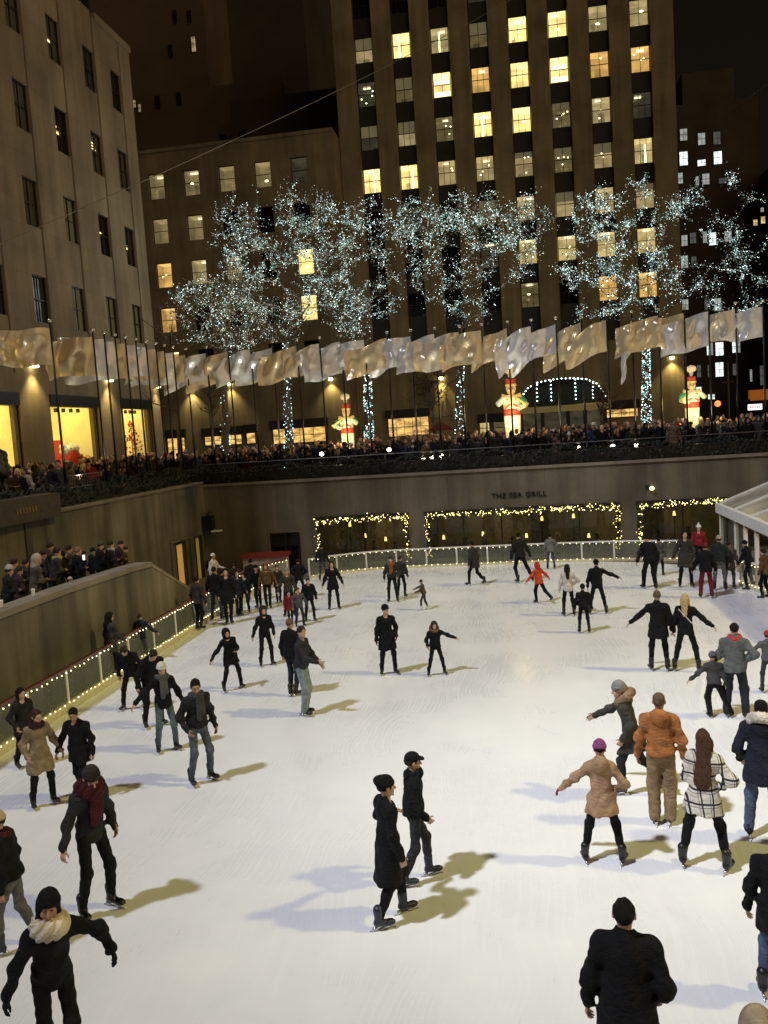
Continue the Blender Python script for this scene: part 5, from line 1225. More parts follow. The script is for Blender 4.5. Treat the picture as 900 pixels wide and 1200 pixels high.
def plaid():
    m = cloth((.62,.58,.50)).copy(); m.name = 'plaid_wool'; nt = m.node_tree; b = nt.nodes['Principled BSDF']; N = nt.nodes.new; L = nt.links.new
    tc = N('ShaderNodeTexCoord'); sp = N('ShaderNodeSeparateXYZ'); L(tc.outputs['Object'],sp.inputs[0])
    def math_(op,a,bv=None,c=None):
        q = N('ShaderNodeMath'); q.operation = op
        for i,x in enumerate((a,bv,c)):
            if x is None: continue
            if isinstance(x,(int,float)): q.inputs[i].default_value = x
            else: L(x,q.inputs[i])
        return q.outputs[0]
    def lines(c,per,w,ph=0.0):
        f_ = math_('FRACT',math_('MULTIPLY_ADD',c,1/per,ph)); return math_('LESS_THAN',math_('ABSOLUTE',math_('SUBTRACT',f_,.5)),w/per/2)
    ang = N('ShaderNodeMath'); ang.operation = 'ADD'; L(sp.outputs['X'],ang.inputs[0]); L(math_('MULTIPLY',sp.outputs['Y'],.6),ang.inputs[1])
    o = lines(ang.outputs[0],.15,.022); o2 = lines(ang.outputs[0],.15,.010,.24); o3 = lines(sp.outputs['Z'],.17,.024); o4 = lines(sp.outputs['Z'],.17,.010,.24)
    s = math_('MAXIMUM',math_('MAXIMUM',o,o3),math_('MULTIPLY',math_('MAXIMUM',o2,o4),.7))
    mx = N('ShaderNodeMix'); mx.data_type = 'RGBA'; mx.inputs[6].default_value = (.60,.56,.48,1); mx.inputs[7].default_value = (.03,.028,.04,1); L(s,mx.inputs[0])
    L(mx.outputs[2],b.inputs['Base Color']); return m
S(826,1019,856,8,"woman in white and black plaid coat with very long brown hair",f=1,arm=('chest','hip'),leg='wide',lean=6,side=3,cmat=plaid(),t=BK,coat='parka',flare=.03,hair='vlong',hc=(.07,.032,.018),glove=(.6,.57,.52),htilt=-8)
S(777,966,813,2,'man in an orange jacket with a grey hood and loose khaki trousers, seen from behind',arm=('relax','relax'),leg='stand',c=(.34,.135,.045),t=(.24,.165,.09),coat='short',hair='short',hc=(.13,.08,.05),hood='back',loose=.026,bulk=1.0,skin='mid')
S(708,1012,868,2,'woman in a purple beanie and long tan coat, one red-gloved hand held out',f=1,bulk=.98,arm=('out45','hip'),leg='wide',c=(.34,.215,.125),t=BK,coat='parka',belt=1,flare=.015,hat='beanie',hatc=(.22,.06,.17),hair='short',hc=HD,hood='back',glove=(.28,.02,.04),hpitch=10)
S(735,931,796,-82,'person in a fur-hooded olive parka and grey beanie gliding left with one arm out',f=1,arm=('pocket','reach'),leg=((-.05,.06,0),(.10,-.55,.14)),lean=14,c=(.050,.046,.036),t=(.022,.022,.026),coat='parka',flare=.02,hat='beanie',hatc=(.22,.22,.21),hair='bob',hc=(.2,.12,.06),fur=(.24,.16,.09),skin='light')
S(773,786,692,-4,'man in a black coat and trousers, one arm held out, beside the blond woman',arm=('out45','relax'),leg='mid',c=BK,t=BK,coat='parka',hair='short',hc=(.12,.075,.04))
S(805,787,696,8,'blond woman in black with a white bag strap across her back',f=1,arm=('relax','out45'),leg='wide',c=BK,t=BK,coat='jacket',hair='long',hc=HBL,strap=1)
S(863,841,730,4,"man in grey jacket and red scarf with his hand on a child's shoulder",arm=('hold','hip'),leg='mid',c=(.105,.11,.105),t=(.018,.02,.03),coat='jacket',hair='short',hc=HD,scarf=(.40,.05,.04),bulk=1.08,loose=.02)
S(838,841,764,-14,'child in a grey and black jacket and patterned knit hat, arm stretched out',arm=('out45','relax'),leg='lungeR',c=(.05,.05,.05),t=BK,coat='short',hat='beanie',hatc=(.10,.10,.10),hair='short',loose=.02,lean=8)
S(901,812,739,-10,'child in a grey jacket and red hat at the right edge holding the grey-jacketed man',arm=('out45','relax'),leg='mid',c=(.09,.085,.085),t=(.05,.05,.05),coat='short',hat='beanie',hatc=(.32,.03,.03),hair='short')
# middle of the ice
S(456,790,707,172,"person in long black coat and black beanie with dark red gloves in mid ice",f=1,arm=('relax','pocket'),leg='mid',c=BK,t=BK,coat='knee',hat='beanie',hatc=BK,hair='short',glove=(.10,.015,.018),hyaw=26)
S(512,791,727,172,'child in a fur-hooded black jacket, one arm stretched to the side, in mid ice',arm=('pocket','out60'),leg='wide',c=BK,t=BK,coat='short',hat='hood',hatc=(.03,.026,.022),hair='bob',hc=HB,fur=(.14,.08,.04))
S(357,838,733,112,'man in a dark jacket and pale blue jeans turned with one open hand out',arm=('fwd','fwdlow'),leg='close',c=(.028,.028,.03),t=(.22,.26,.28),coat='short',hair='short',hc=HB,loose=.018,hyaw=-36)
S(344,816,725,40,'person with light brown hair half hidden behind the man in pale jeans',arm=('relax','relax'),leg='close',c=BK,t=(.02,.024,.035),coat='jacket',hair='short',hc=(.16,.09,.045))
S(273,808,734,160,'woman in a hooded black coat leaning with one arm stretched low to the side',f=1,arm=('out45','chest'),leg='wide',lean=8,side=8,c=BK,t=BK,coat='parka',flare=.02,hat='hood',hatc=BK,hair='short',hc=HD)
S(313,780,709,166,"skater in black with wide dark hood, left of the man in pale jeans",f=1,arm=('out25','relax'),leg='mid',c=BK,t=BK,coat='jacket',hat='hood',hatc=(.022,.018,.016),hair='bob',hc=HD)
S(237,917,794,150,'man in an open black jacket with a grey scarf and faded blue jeans looking down',arm=('pocket','relax'),leg='mid',c=(.017,.017,.018),t=(.075,.10,.125),coat='short',hair='short',hc=HD,scarf=(.05,.05,.055),stail=1,hyaw=-24,hpitch=16,skin='mid')
S(197,880,774,168,'woman in a white beanie, black jacket, long grey scarf and blue jeans',f=1,arm=('out45','out25'),leg='mid',c=BK,t=(.09,.125,.15),coat='jacket',hat='beanie',hatc=(.62,.58,.5),hair='long',hc=HD,scarf=(.09,.09,.095),stail=1,hpitch=14)
S(181,851,757,160,'man in black with brown hair bending his head behind the white-beanie woman',arm=('relax','relax'),leg='mid',lean=20,c=BK,t=BK,coat='jacket',hair='short',hc=HB,hpitch=34)
S(158,831,752,-160,'man in a black jacket bent forward with his face down, near the left barrier',arm=('relax','relax'),leg='wide',lean=24,c=BK,t=BK,coat='jacket',hair='short',hc=HB,hpitch=30)
S(133,797,717,60,'long-haired woman in a charcoal coat standing against the left barrier',f=1,arm=('relax','fwdlow'),leg='close',c=(.04,.04,.04),t=BK,coat='parka',hair='long',hc=HD)
S(168,776,719,25,'child in a navy jacket with one arm out along the left barrier',arm=('relax','out45'),leg='mid',c=NAVY,t=(.06,.08,.11),coat='jacket',hair='short',hc=HB)
S(52,944,830,164,'woman in a belted beige coat and black tights holding hands with the man in black',f=1,arm=('pocket','out25'),leg='mid',c=(.24,.185,.12),t=BK,coat='knee',belt=1,flare=.02,hair='bob',hc=(.055,.022,.016),scarf=(.035,.014,.014),hpitch=12,hyaw=14)
S(99,936,827,-150,'man in a black coat and black trousers turned to the woman in beige',arm=('out25','relax'),leg='step',c=BK,t=BK,coat='parka',hair='short',hc=HD,hyaw=14,hpitch=18,skin='mid')
S(32,900,805,150,'dark-haired woman in a black coat behind the woman in beige',f=1,arm=('pocket','relax'),leg='step',c=(.02,.018,.017),t=BK,coat='parka',hair='bob',hc=HD,hyaw=6)
# the group at the far left corner
S(234,738,676,40,'person in a dark brown jacket standing at the bend of the left barrier',arm=('relax','relax'),leg='close',c=(.035,.028,.024),t=BK,coat='jacket',hair='short',hc=HD)
S(255,727,664,20,'person in black leaning near the barrier at the far left, first of the corner group',arm=('relax','relax'),leg='mid',c=BK,t=(.035,.04,.05),coat='short',hair='short',hc=HD)
S(269,731,665,178,'person in a long black coat facing the camera in the far left group',f=1,arm=('relax','relax'),leg='close',c=BK,t=BK,coat='knee',hair='short',hc=HD)
S(288,718,671,190,'boy in black with a pale shirt front in the far left group',arm=('relax','relax'),leg='mid',c=BK,t=BK,coat='jacket',hair='short',hc=HD,scarf=(.35,.33,.32))
S(297,705,655,10,'broad dark figure with back turned in front of the red-topped counter',arm=('relax','hip'),leg='mid',c=DK,t=BK,coat='parka',hair='short',hc=HD,bulk=1.12)
S(277,700,660,0,'dark figure at the back of the far left group beside the barrier',arm=('relax','relax'),leg='mid',c=(.03,.026,.024),t=BK,coat='jacket',hair='short',hc=HB)
S(315,713,659,182,'person in a mustard brown hooded jacket holding a hand out to the right',arm=('relax','out25'),leg='close',c=(.115,.062,.018),t=BK,coat='short',hat='hood',hatc=(.13,.06,.02),hair='short',hc=HB)
S(340,722,664,186,'fair-haired skater in an olive jacket holding hands with the one in mustard brown',f=1,arm=('out25','relax'),leg='mid',c=(.045,.042,.026),t=BK,coat='jacket',hair='bob',hc=HBL,hat='beanie',hatc=(.2,.19,.17))
S(352,702,655,5,'broad person in black with back turned at the far barrier, near the dark door',arm=('hip','hip'),leg='wide',c=BK,t=BK,coat='jacket',hair='short',hc=HD,bulk=1.1)
S(341,731,692,178,'small child in a red coat in the far left group',arm=('relax','relax'),leg='close',c=(.17,.016,.02),t=BK,coat='parka',hair='short',hc=HD)
S(352,734,688,165,'child in a grey sweater in front of the black-coated skater, beside the red coat',arm=('relax','out25'),leg='mid',c=(.075,.075,.078),t=(.02,.02,.025),coat='jacket',hair='short',hc=HB)
S(364,728,677,172,'short skater in a puffy black jacket at the right of the far left group',arm=('relax','relax'),leg='mid',c=BK,t=BK,coat='jacket',hair='short',hc=HD,bulk=1.1)
S(262,722,668,30,'skater in a charcoal jacket wedged between the two figures nearest the left barrier bend',arm=('relax','relax'),leg='close',c=(.022,.02,.02),t=BK,coat='jacket',hair='short',hc=HD)
S(304,712,661,200,'skater in a black beanie between the broad dark figure and the mustard jacket',arm=('relax','relax'),leg='close',c=BK,t=BK,coat='short',hat='beanie',hatc=BK,hair='short',hc=HD)
S(327,706,662,170,'skater in a dark olive coat behind the mustard and fair-haired pair',arm=('relax','relax'),leg='close',c=(.022,.022,.014),t=BK,coat='parka',hair='short',hc=HB)
S(280,722,668,150,'skater in a navy coat behind the boy with the pale shirt front',arm=('relax','fwdlow'),leg='close',c=NAVY,t=BK,coat='parka',hair='bob',hc=HD)
S(379,681,638,15,'man in a dark jacket and blue jeans by the far barrier below the garland',arm=('relax','relax'),leg='mid',c=DK,t=(.06,.075,.10),coat='short',hair='short',hc=HD)
S(392,714,657,176,'woman in a black knee coat standing alone between the far group and mid ice',f=1,arm=('out25','out25'),leg='mid',c=BK,t=BK,coat='parka',hair='bob',hc=HD)
S(461,705,652,186,"person in open dark jacket over an orange shirt at the far ice",arm=('relax','pocket'),leg='mid',c=(.035,.03,.026),t=BK,coat='short',hair='short',hc=HD,scarf=(.22,.09,.02),stail=1,sbulk=1.2)
S(471,700,651,20,'dark figure just behind the person with the orange shirt',arm=('relax','relax'),leg='mid',c=(.03,.03,.03),t=BK,coat='short',hair='short',hc=HB)
S(498,715,679,-80,'small child in a brown coat reaching forward, far side of the ice',arm=('fwd','reach'),leg='step',lean=10,c=(.095,.062,.030),t=(.05,.045,.04),coat='short',hair='short',hc=HB,boot=bootw)
S(552,686,634,-55,'man in dark clothes pushing off with one leg trailing, far side of the ice',arm=('relax','relax'),leg=((-.05,.05,0),(.20,-.50,.06)),lean=6,c=(.03,.03,.032),t=BK,coat='parka',hair='short',hc=HD)
S(611,683,624,-20,'dark-coated skater striding near the far barrier, left of the child in orange',arm=('relax','out25'),leg='lungeR',c=DK,t=BK,coat='short',hair='short',hc=HD)
S(646,667,626,0,'person in a grey and white top and jeans close to the far barrier',arm=('relax','hip'),leg='mid',c=(.15,.14,.14),t=(.06,.075,.10),coat='jacket',hair='short',hc=HD,lean=12)
S(632,707,658,-40,'child in a bright orange-red jacket gliding with both arms spread',arm=('out45','out45'),leg='pushR',lean=8,c=(.50,.065,.02),t=BK,coat='jacket',hat='hood',hatc=(.45,.03,.025),hair='short',loose=.012)
S(667,722,661,-6,'woman in a cream sweater with long dark hair and black leggings',f=1,arm=('relax','hip'),leg='mid',c=(.55,.50,.43),t=BK,coat='jacket',hair='long',hc=HD)
S(685,742,684,-4,'child in black with a black hat, hand in hand with the tall man in black',arm=('relax','relax'),leg='mid',c=BK,t=BK,coat='short',hat='beanie',hatc=BK,hair='short',hc=HD)
S(701,720,655,0,'tall man in black with his right arm stretched out sideways',arm=('relax','out60'),leg='wide',c=BK,t=BK,coat='short',hat='beanie',hatc=BK,hair='short',hc=HD)
# far right group
S(762,690,627,-20,'large stooping man in black with arms hanging wide, far right group',arm=('out25','relax'),leg=((-.17,.12,0),(.12,-.2,.0)),lean=16,c=BK,t=BK,coat='jacket',hair='short',hc=HD,bulk=1.15,loose=.015)
S(773,675,630,10,'person in a grey coat behind the stooping man in black',arm=('relax','relax'),leg='mid',c=(.075,.072,.068),t=BK,coat='parka',hair='short',hc=HD)
S(804,688,621,170,'person in a long charcoal coat near the gap in the far barrier',f=1,arm=('out25','relax'),leg='mid',c=(.04,.036,.034),t=BK,coat='knee',flare=.02,hair='bob',hc=HD)
S(820,668,612,175,'person in a red jacket and white bobble hat beyond the far barrier',f=1,arm=('relax','relax'),leg='mid',c=(.24,.018,.022),t=BK,coat='short',hat='pom',hatc=(.62,.58,.55),hair='bob',hc=HD)
S(828,701,636,-4,'skater in a puffy black jacket and dark red trousers',arm=('out25','relax'),leg='mid',c=BK,t=(.13,.012,.016),coat='jacket',hat='beanie',hatc=(.12,.02,.03),hair='short',hc=HD,bulk=1.12,loose=.012)
S(844,692,627,0,"person in dark green coat and pale hat near the pavilion corner",arm=('relax','relax'),leg='mid',c=(.02,.024,.02),t=GREY,coat='short',hat='beanie',hatc=(.32,.27,.2),hair='short')
S(855,690,634,12,'person in a brownish grey coat closest to the pavilion corner',arm=('relax','relax'),leg='mid',c=(.065,.058,.052),t=(.055,.052,.05),coat='parka',hair='short',hc=HB)
S(879,690,633,-60,'person in black leaning on the rail just inside the pavilion',arm=('fwdlow','fwdlow'),leg='mid',lean=14,c=BK,t=BK,coat='jacket',hair='short',hc=HD,skates=False)
S(897,700,643,-60,'person in a brown jacket standing in the pavilion at the right edge',arm=('relax','relax'),leg='mid',c=(.11,.06,.03),t=BK,coat='jacket',hair='short',hc=HB,skates=False)
S(252,697,648,120,'person in a white jacket with a dark backpack outside the barrier by the loudspeaker',arm=('relax','fwd'),leg='mid',c=(.62,.60,.58),t=(.3,.29,.28),coat='jacket',hat='beanie',hatc=(.6,.58,.56),hair='short',hc=HD,pack=BK,skates=False)

# ------------------------------------------------------------------ onlookers on the ramp (standing on its floor, leaning over the parapet)
def onlooker(px, py, X, ang, label, zf, **k):
    p = onx(px,py,X); k.setdefault('arm',('fold','fold')); k.setdefault('leg','close'); k.setdefault('lean',10); k['h'] = .022; k['skates'] = False
    parts,topz = person(None,k); sc_ = min(1.12,(p[2]-zf)/topz)
    v = p[:2]/np.linalg.norm(p[:2]); t = R(-ang); d2 = (v[0]*math.cos(t)-v[1]*math.sin(t),v[0]*math.sin(t)+v[1]*math.cos(t))
    return place(parts,sc_,(p[0],p[1],zf),math.atan2(-d2[0],d2[1]),label,'person','onlookers on the ramp')
for a in ((3,662,-12.1,'onlooker in a dark coat and white-banded hat at the left end of the ramp',dict(c=DK,hat='beanie',hatc=(.3,.29,.27))),
          (16,664,-12.4,'onlooker in a purplish dark coat beside the white-banded hat on the ramp',dict(c=(.04,.02,.026))),
          (36,649,-12.0,'onlooker in a pale knit hood and olive coat leaning on the ramp parapet',dict(c=(.075,.062,.042),hat='hood',hatc=(.32,.25,.2))),
          (44,645,-12.9,'dark-haired onlooker just behind the pale hood on the ramp',dict(c=(.04,.03,.025))),
          (52,636,-13.3,'onlooker raising a dark phone against the ramp wall',dict(c=(.03,.025,.02),arm=('phone','phone'))),
          (60,642,-12.4,'onlooker in a tan patterned scarf in the middle of the ramp',dict(c=(.035,.028,.022),scarf=(.3,.22,.1))),
          (75,639,-12.9,'onlooker with brown hair behind the broad black coat on the ramp',dict(c=(.05,.035,.03))),
          (85,641,-12.1,'broad onlooker in a plain black coat on the ramp, fair hair',dict(c=BK,bulk=1.15,hc=(.2,.13,.08))),
          (78,676,-11.75,'child in a pale pink hat just above the ramp parapet',dict(c=(.16,.12,.1),hat='beanie',hatc=(.4,.3,.26))),
          (112,634,-12.2,'onlooker in a black hat with a white stripe lit by a phone on the ramp',dict(c=BK,hat='beanie',hatc=(.06,.06,.06))),
          (124,634,-12.0,'onlooker in a dark jacket with a pale collar near the top of the ramp',dict(c=DK,scarf=(.32,.3,.28))),
          (133,634,-12.1,'onlooker in a dark maroon coat leaning at the right end of the ramp',dict(c=(.035,.014,.014),lean=18)),
          (24,656,-13.2,'dark-haired onlooker in a charcoal coat behind the purplish coat on the ramp',dict(c=(.02,.02,.022))),
          (68,646,-13.0,'onlooker in a black hood between the tan scarf and the brown hair on the ramp',dict(c=BK,hat='hood',hatc=BK)),
          (94,646,-13.1,'onlooker in a navy coat behind the glowing phone on the ramp',dict(c=NAVY)),
          (104,642,-12.9,'onlooker in a dark knit hat behind the white-striped hat on the ramp',dict(c=DK,hat='beanie',hatc=BK)),
          (118,641,-13.0,'onlooker with brown hair squeezed behind the pale collar on the ramp',dict(c=(.03,.02,.016),hc=HB)),
          (10,655,-13.0,'onlooker in a grey coat at the back of the ramp near the left edge',dict(c=(.05,.05,.05))),
          (140,641,-12.2,'onlooker in a brown coat, last in line at the right end of the ramp',dict(c=(.045,.025,.02),lean=20))):
    onlooker(a[0],a[1],a[2],75,a[3],1.6,**a[4])
ph = onx(99,653,-12.0); t = thing('phone', (ph[0],ph[1],ph[2]), 'glowing phone held up between the broad black coat and the striped hat on the ramp', 'phone')
MB().box(ph[0]-.04,ph[1]-.04,ph[2]-.08,ph[0]+.04,ph[1]-.028,ph[2]+.08).build('case', black, t); MB().box(ph[0]-.034,ph[1]-.046,ph[2]-.07,ph[0]+.034,ph[1]-.0405,ph[2]+.07).build('screen', mat('phone_screen', (1,1,1), .4, emit=(.9,.95,1), estr=1.6), t)

# ------------------------------------------------------------------ the crowd on the plaza
proto = []
for i,(hr,ht,ck,lean,arm) in enumerate((('short',None,'parka',4,('relax','relax')),('long',None,'parka',3,('pocket','pocket')),('short','beanie','jacket',8,('fold','fold')),('bob','pom','parka',4,('phone','phone')),('short','hood','parka',2,('pocket','relax')),('short','cap','jacket',10,('fwdlow','fwdlow')),('short','beanie','parka',0,('phone','relax')),('bob',None,'knee',5,('relax','fold')))):
    k = dict(h=.034,arm=arm,leg='close',coat=ck,hair=hr,hat=ht,lean=lean,skates=False,f=i%2)
    parts,topz = person(None,k)
    parts = [p for p in parts if p[0] in ('person','coat','trousers','hair','hat','hood')]
    o = place(parts,1.0,(0,0,-50),0,'x','person'); 
    for q in [o]+list(o.children):
        for s_ in q.material_slots: s_.link = 'OBJECT'
    proto.append((o,topz,ht))
COLS = [('black',BK),('black',BK),('charcoal',(.04,.04,.042)),('navy',(.02,.026,.05)),('brown',(.05,.032,.02)),('olive',(.035,.035,.02)),('slate',(.07,.07,.07)),('maroon',(.06,.012,.016)),('tan',(.2,.14,.08)),('pink',(.3,.12,.12)),('cream',(.45,.40,.33)),('red',(.28,.02,.02)),('blue',(.03,.05,.14)),('teal',(.02,.07,.07)),('mustard',(.22,.13,.02)),('purple',(.07,.02,.09)),('silver',(.3,.3,.3)),('rust',(.2,.06,.02))]
HATC = [('black',BK),('grey',(.13,.13,.13)),('white',(.6,.57,.52)),('red',(.38,.02,.02)),('navy',(.02,.03,.06)),('cream',(.5,.44,.33))]
hairm = [mat('crowd_hair_%d' % i,c,.6) for i,c in enumerate((HD,HB,(.10,.055,.03),HBL,HG))]; skinm = [mat('skin_'+k,v,.55) for k,v in skin_of.items()]
used = set()
def crowd_person(x, y, face, rowname):
    o,topz,ht = proto[rng.randrange(len(proto))]
    px = proj((x,y,5.2))[0]; pole = min(POLEX,key=lambda q: abs(q[0]-px))[1]
    for tries in range(200):
        cn,cc = COLS[min(len(COLS)-1,int(abs(rng.gauss(0,.24))*len(COLS)))] if tries < 20 else COLS[rng.randrange(len(COLS))]
        hn,hc_ = HATC[int(min(.999,rng.random()**2.6)*len(HATC))]
        what = {'beanie':'in %s knit hat' % hn,'pom':'in %s bobble hat' % hn,'cap':'in %s cap' % hn,'hood':'hood up',None:'bareheaded'}[ht]
        lab = '%s-coated onlooker %s %s, by the %s flagpole from left' % (cn,what,rowname,pole)
        if lab not in used: break
    used.add(lab); r_ = o.copy(); col.objects.link(r_); s = rng.choice((rng.uniform(1.58,1.86),rng.uniform(1.58,1.86),rng.uniform(1.35,1.95)))/topz
    r_.location = (x,y,PL); r_.scale = (s,s,s); r_.rotation_euler = (0,0,math.atan2(-face[0],face[1])+rng.gauss(0,.75)); props(r_,lab,'person','onlookers crowding the plaza')
    sk = skinm[rng.choice((0,1,1,2,2,3))]; r_.material_slots[0].material = sk; r_.material_slots[0].link = 'OBJECT'; r_.material_slots[0].material = sk
    hm_ = hairm[rng.choice((0,0,0,0,1,1,2,3))]
    cc0 = cc
    for ch in o.children:
        cc = cc0; c = ch.copy(); col.objects.link(c); c.parent = r_; nm = ch.name.split('.')[0]
        c.material_slots[0].link = 'OBJECT'
        cc = tuple(round(x*.6,4) for x in cc); c.material_slots[0].material = cloth(cc) if nm == 'coat' else hm_ if nm == 'hair' else cloth(cc if nm == 'hood' else hc_) if nm in ('hat','hood') else cloth(BK)
for row,(y,nmx,step) in enumerate(((39.35,'at the rail',.62),(40.1,'in second row',.70),(41.0,'in third row',.85))):
    x = -14.9+rng.uniform(0,.3)
    while x < 12.2:
        crowd_person(x,y+rng.uniform(-.18,.18),(0,-1),nmx); x += step*rng.uniform(.75,1.3)
for row,(x,nmx,step) in enumerate(((-15.95,'at side hedge',.62),(-16.7,'second at side hedge',.75),(-17.6,'third at side hedge',.95))):
    y = 24.8+rng.uniform(0,.3)
    while y < 38.6:
        crowd_person(x+rng.uniform(-.15,.15),y,(1,-.1),nmx); y += step*rng.uniform(.75,1.3)
# diners behind the glass
for (px,wn_,yo) in ((404,'narrow',.9),(438,'narrow',2.2),(462,'narrow',1.2),(545,'widest',1.5),(570,'widest',2.4),(600,'widest',1.0),(655,'widest',1.8),(700,'widest',1.1),(772,'right hand',1.4),(806,'right hand',2.3)):
    g = ony(px,640,WY+yo); o,topz,ht = proto[(0,1,7)[px%3]]; r_ = o.copy(); col.objects.link(r_); r_.location = (g[0],WY+yo,-.95); r_.rotation_euler = (0,0,rng.uniform(0,6.28)); sz = 1.7/topz; r_.scale = (sz,sz,sz)
    props(r_, 'diner seated behind the glass of the %s dining window, %s from the left' % (wn_, ordw({404:1,438:2,462:3,545:1,570:2,600:3,655:4,700:5,772:1,806:2}[px])), 'person', 'diners in the restaurant')
    r_.material_slots[0].link = 'OBJECT'; r_.material_slots[0].material = skinm[px%3]
    for ch in o.children:
        c = ch.copy(); col.objects.link(c); c.parent = r_; c.material_slots[0].link = 'OBJECT'; c.material_slots[0].material = hairm[px%4] if ch.name.startswith('hair') else cloth([(.10,.08,.07),(.25,.2,.15),(.04,.05,.08)][px%3])
for o,_,_ in proto:
    for c in list(o.children): bpy.data.objects.remove(c)
    bpy.data.objects.remove(o)
# the dense crowd farther back reads as one mass
mb = MB()
for i in range(420):
    if i < 330: x, y = rng.uniform(-17,14), rng.uniform(41.8,47.5)
    else: x, y = rng.uniform(-20.3,-18.2), rng.uniform(27,47)
    hgt = rng.uniform(1.5,1.85); mi = rng.choice((0,0,0,1,2)); w_ = rng.uniform(.19,.25)
    mb.tube([(x,y,PL),(x,y,PL+hgt*.5),(x,y,PL+hgt*.78),(x,y,PL+hgt*.84)],[w_*.8,w_*.85,w_,w_*.4],8,mi); mb.tube([(x-w_*.8,y,PL+hgt*.79),(x-w_,y-.08,PL+hgt*.5)],[.07,.05],5,mi); mb.tube([(x+w_*.8,y,PL+hgt*.79),(x+w_,y-.08,PL+hgt*.5)],[.07,.05],5,mi)
    mb.ball((x,y-.02,PL+hgt-.12),(.09,.105,.13),8,6,rng.choice((3,4,4))); mb.ball((x,y+.02,PL+hgt-.075),(.10,.11,.095),8,5,rng.choice((0,0,1,2,5)))
o = mb.build('crowd', [cloth(BK),cloth((.05,.04,.035)),cloth((.03,.035,.06)),skinm[0],skinm[1],cloth((.4,.36,.3))], None, True); props(o,'dense dark crowd packed across the plaza behind the front rows','crowd',None,'stuff')

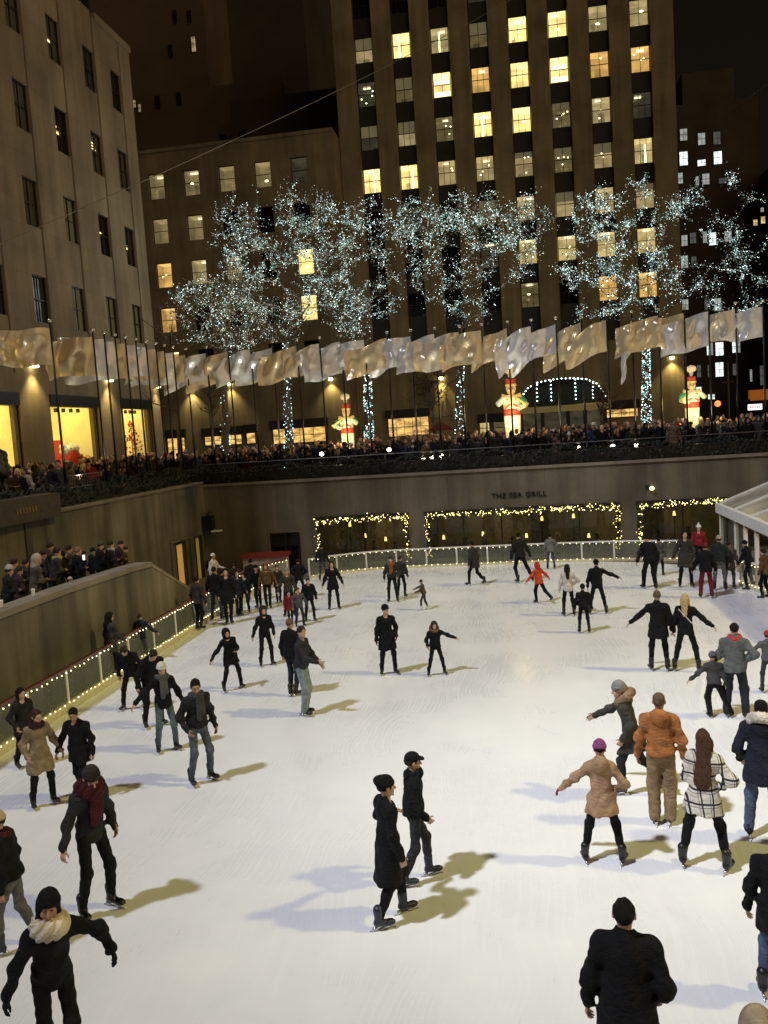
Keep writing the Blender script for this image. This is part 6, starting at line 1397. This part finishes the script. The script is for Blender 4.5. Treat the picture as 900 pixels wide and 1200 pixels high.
# ------------------------------------------------------------------ lit toy soldiers
cream = mat('lit_cream', (.8,.72,.45), .5, emit=(1,.80,.38), estr=.42, noise=.12)
litface = mat('lit_face', (.7,.45,.25), .5, emit=(1,.55,.2), estr=.25); litred = mat('lit_red', (.5,.05,.03), .5, emit=(.9,.10,.03), estr=.22); litgreen = mat('lit_green', (.05,.25,.12), .5, emit=(.10,.45,.20), estr=.16); litgold = mat('lit_gold', (.7,.5,.15), .35, emit=(1,.66,.14), estr=.4)
def soldier(px, ytop, ybase, Y, label, side, boost=1.0):
    b = ony(px,ybase,Y); tp = ony(px,ytop,Y); H = tp[2]-b[2]; s = H/3.35; x, y, z = b[0],Y,b[2]
    t = thing('toy_soldier', (x,y,PL), label, 'figure', 'lit toy soldier figures'); V3 = lambda a,b_,c: (x+a*s*1.0,y+b_*s,z+c*s)
    MB().box(x-.5*s,y-.4*s,PL,x+.5*s,y+.4*s,z-.003).build('plinth', dark, t)
    mb = MB()
    for q in (-1,1): mb.tube([V3(q*.15,0,0),V3(q*.17,0,.6),V3(q*.16,0,1.25)],[.14*s,.16*s,.20*s],10)
    mb.build('trousers', cream, t, True)
    MB().tube([V3(0,0,1.22),V3(0,0,1.5)],[.36*s,.36*s],12).build('belt', litred, t, True)
    MB().tube([V3(0,0,1.5),V3(0,0,1.85),V3(0,0,2.02),V3(0,0,2.1)],[.34*s,.40*s,.32*s,.14*s],12).build('tunic', cream, t, True)
    for q in (-1,1):
        up = q == side
        e = V3(q*.58,-.18,1.62 if not up else 1.72); w_ = V3(q*.30,-.5,1.5) if not up else V3(q*.25,-.5,2.0)
        a = MB().tube([V3(q*.36,0,1.95),V3(q*.52,-.1,1.78),e],[.13*s,.15*s,.13*s],8).build('sleeve', litgreen, t, True)
        MB().tube([e,w_],[.12*s,.09*s],8).build('forearm', cream, a, True)
        MB().ball(w_,.10*s).build('hand', litface, a, True)
        MB().tube([V3(q*.18,0,2.0),V3(q*.42,0,2.03)],[.10*s,.14*s],8).build('epaulette', litgold, a, True)
    hd = MB().ball(V3(0,-.02,2.32),(.20*s,.20*s,.24*s),12,8).build('head', litface, t, True)
    MB().ball(V3(0,-.22,2.29),.045*s,6,4).build('nose', litface, hd); MB().ball(V3(0,.04,2.36),(.215*s,.2*s,.2*s),12,8).build('hair', cream, hd, True)
    MB().tube([V3(0,0,2.47),V3(0,0,2.56)],[.235*s,.235*s],12).build('hat_band', litgold, t, True); MB().tube([V3(0,0,2.56),V3(0,0,2.78)],[.20*s,.23*s],12).build('hat', litred, t, True)
    for q in (-1,1): MB().ball(V3(q*.07,-.185,2.36),.028*s,6,4).build('eye', dark, hd)
    for k in range(4): MB().ball(V3(0,-.39,1.58+k*.1),.032*s,6,4).build('button', litgold, t)
    MB().bar(V3(-.3,-.30,1.98),V3(.3,-.36,1.52),.05*s,.09*s).bar(V3(.3,-.30,1.98),V3(-.3,-.36,1.52),.05*s,.09*s).build('cross_belt', litred, t)
    for q in (-1,1): MB().ball(V3(q*.16,-.1,.04),(.15*s,.24*s,.09*s)).build('boot', dark, t, True)
    mb = MB(); mb.ball(V3(0,0,2.98),(.10*s,.10*s,.18*s)); mb.ball(V3(-.12,0,3.16),(.14*s,.12*s,.15*s)); mb.ball(V3(.12,0,3.18),(.14*s,.12*s,.15*s)); mb.ball(V3(0,0,3.24),(.15*s,.13*s,.12*s)); mb.build('plume', mat('lit_plume', (.8,.7,.5), .7, emit=(1,.72,.36), estr=.35), t, True)
    # trumpet held across the chest
    d0 = V3(side*.1,-.45,2.18); d1 = V3(-side*.5,-.7,1.72); MB().tube([d0,d1,V3(-side*.62,-.76,1.6)],[.035*s,.045*s,.14*s],8).build('trumpet', litgold, t, True)
    l = bpy.data.lights.new('figure_glow','POINT'); l.energy = 150*boost; l.color = (1,.8,.4); l.shadow_soft_size = .5; o = bpy.data.objects.new('figure_glow',l); col.objects.link(o); o.location = (x,y-1.2,z+1.2*s)
soldier(409,461,534,43,'lit toy soldier figure with a green sleeve, leftmost of the three',1)
soldier(602,428,520,44,'tallest lit toy soldier figure beside the entrance canopy',-1,1.1)
soldier(812,428,506,43,'lit toy soldier figure with a white plume, rightmost of the three',1)

# ------------------------------------------------------------------ bronze statue at the left end of the wall
st = []
bz = mat('statue_bronze', (.022,.018,.012), .45, metal=.5, noise=.4)
p0 = onx(6,580,-15.3)
def stat(G):
    d = un(.08,seg(G,(0,0,.75),(.05,.22,1.2),.20,.23),seg(G,(.05,.22,1.2),(.02,.34,1.45),.15,.08),ell(G,(0,.40,1.58),(.11,.13,.14)))
    for s in (-1,1): d = un(.06,d,seg(G,(s*.11,0,.72),(s*.16,.42,.62),.14,.11),seg(G,(s*.16,.42,.62),(s*.14,.18,.12),.11,.08),seg(G,(s*.14,.18,.12),(s*.15,.38,.07),.07,.06),seg(G,(s*.24,.24,1.28),(s*.3,.5,.98),.085,.07),seg(G,(s*.3,.5,.98),(s*.16,.62,.72),.07,.055))
    d = smin(d,ell(G,(0,.15,.0),(.42,.5,.12)),.05); return d+.012*np.sin(G[:,2]*30)*np.sin(G[:,0]*25)
V,Q = nets(stat,(-.6,-.5,-.15),(.6,.9,1.9),.035)
me = meshq('statue',V*1.02,Q); so_ = bpy.data.objects.new('statue',me); col.objects.link(so_); me.materials.append(bz); so_.location = (p0[0],p0[1],4.62); so_.rotation_euler.z = R(60)
props(so_,'dark bronze seated statue hunched in front of the leftmost lit shop window','statue')

# ------------------------------------------------------------------ snow falling: none; view settings
sc.view_settings.view_transform = 'Standard'; sc.view_settings.look = 'None'; sc.view_settings.exposure = 0; sc.view_settings.gamma = 1
sc.cycles.use_denoising = True
sc.cycles.max_bounces = 6; sc.cycles.diffuse_bounces = 3; sc.cycles.glossy_bounces = 3; sc.cycles.transparent_max_bounces = 12
sc.cycles.sample_clamp_indirect = 4
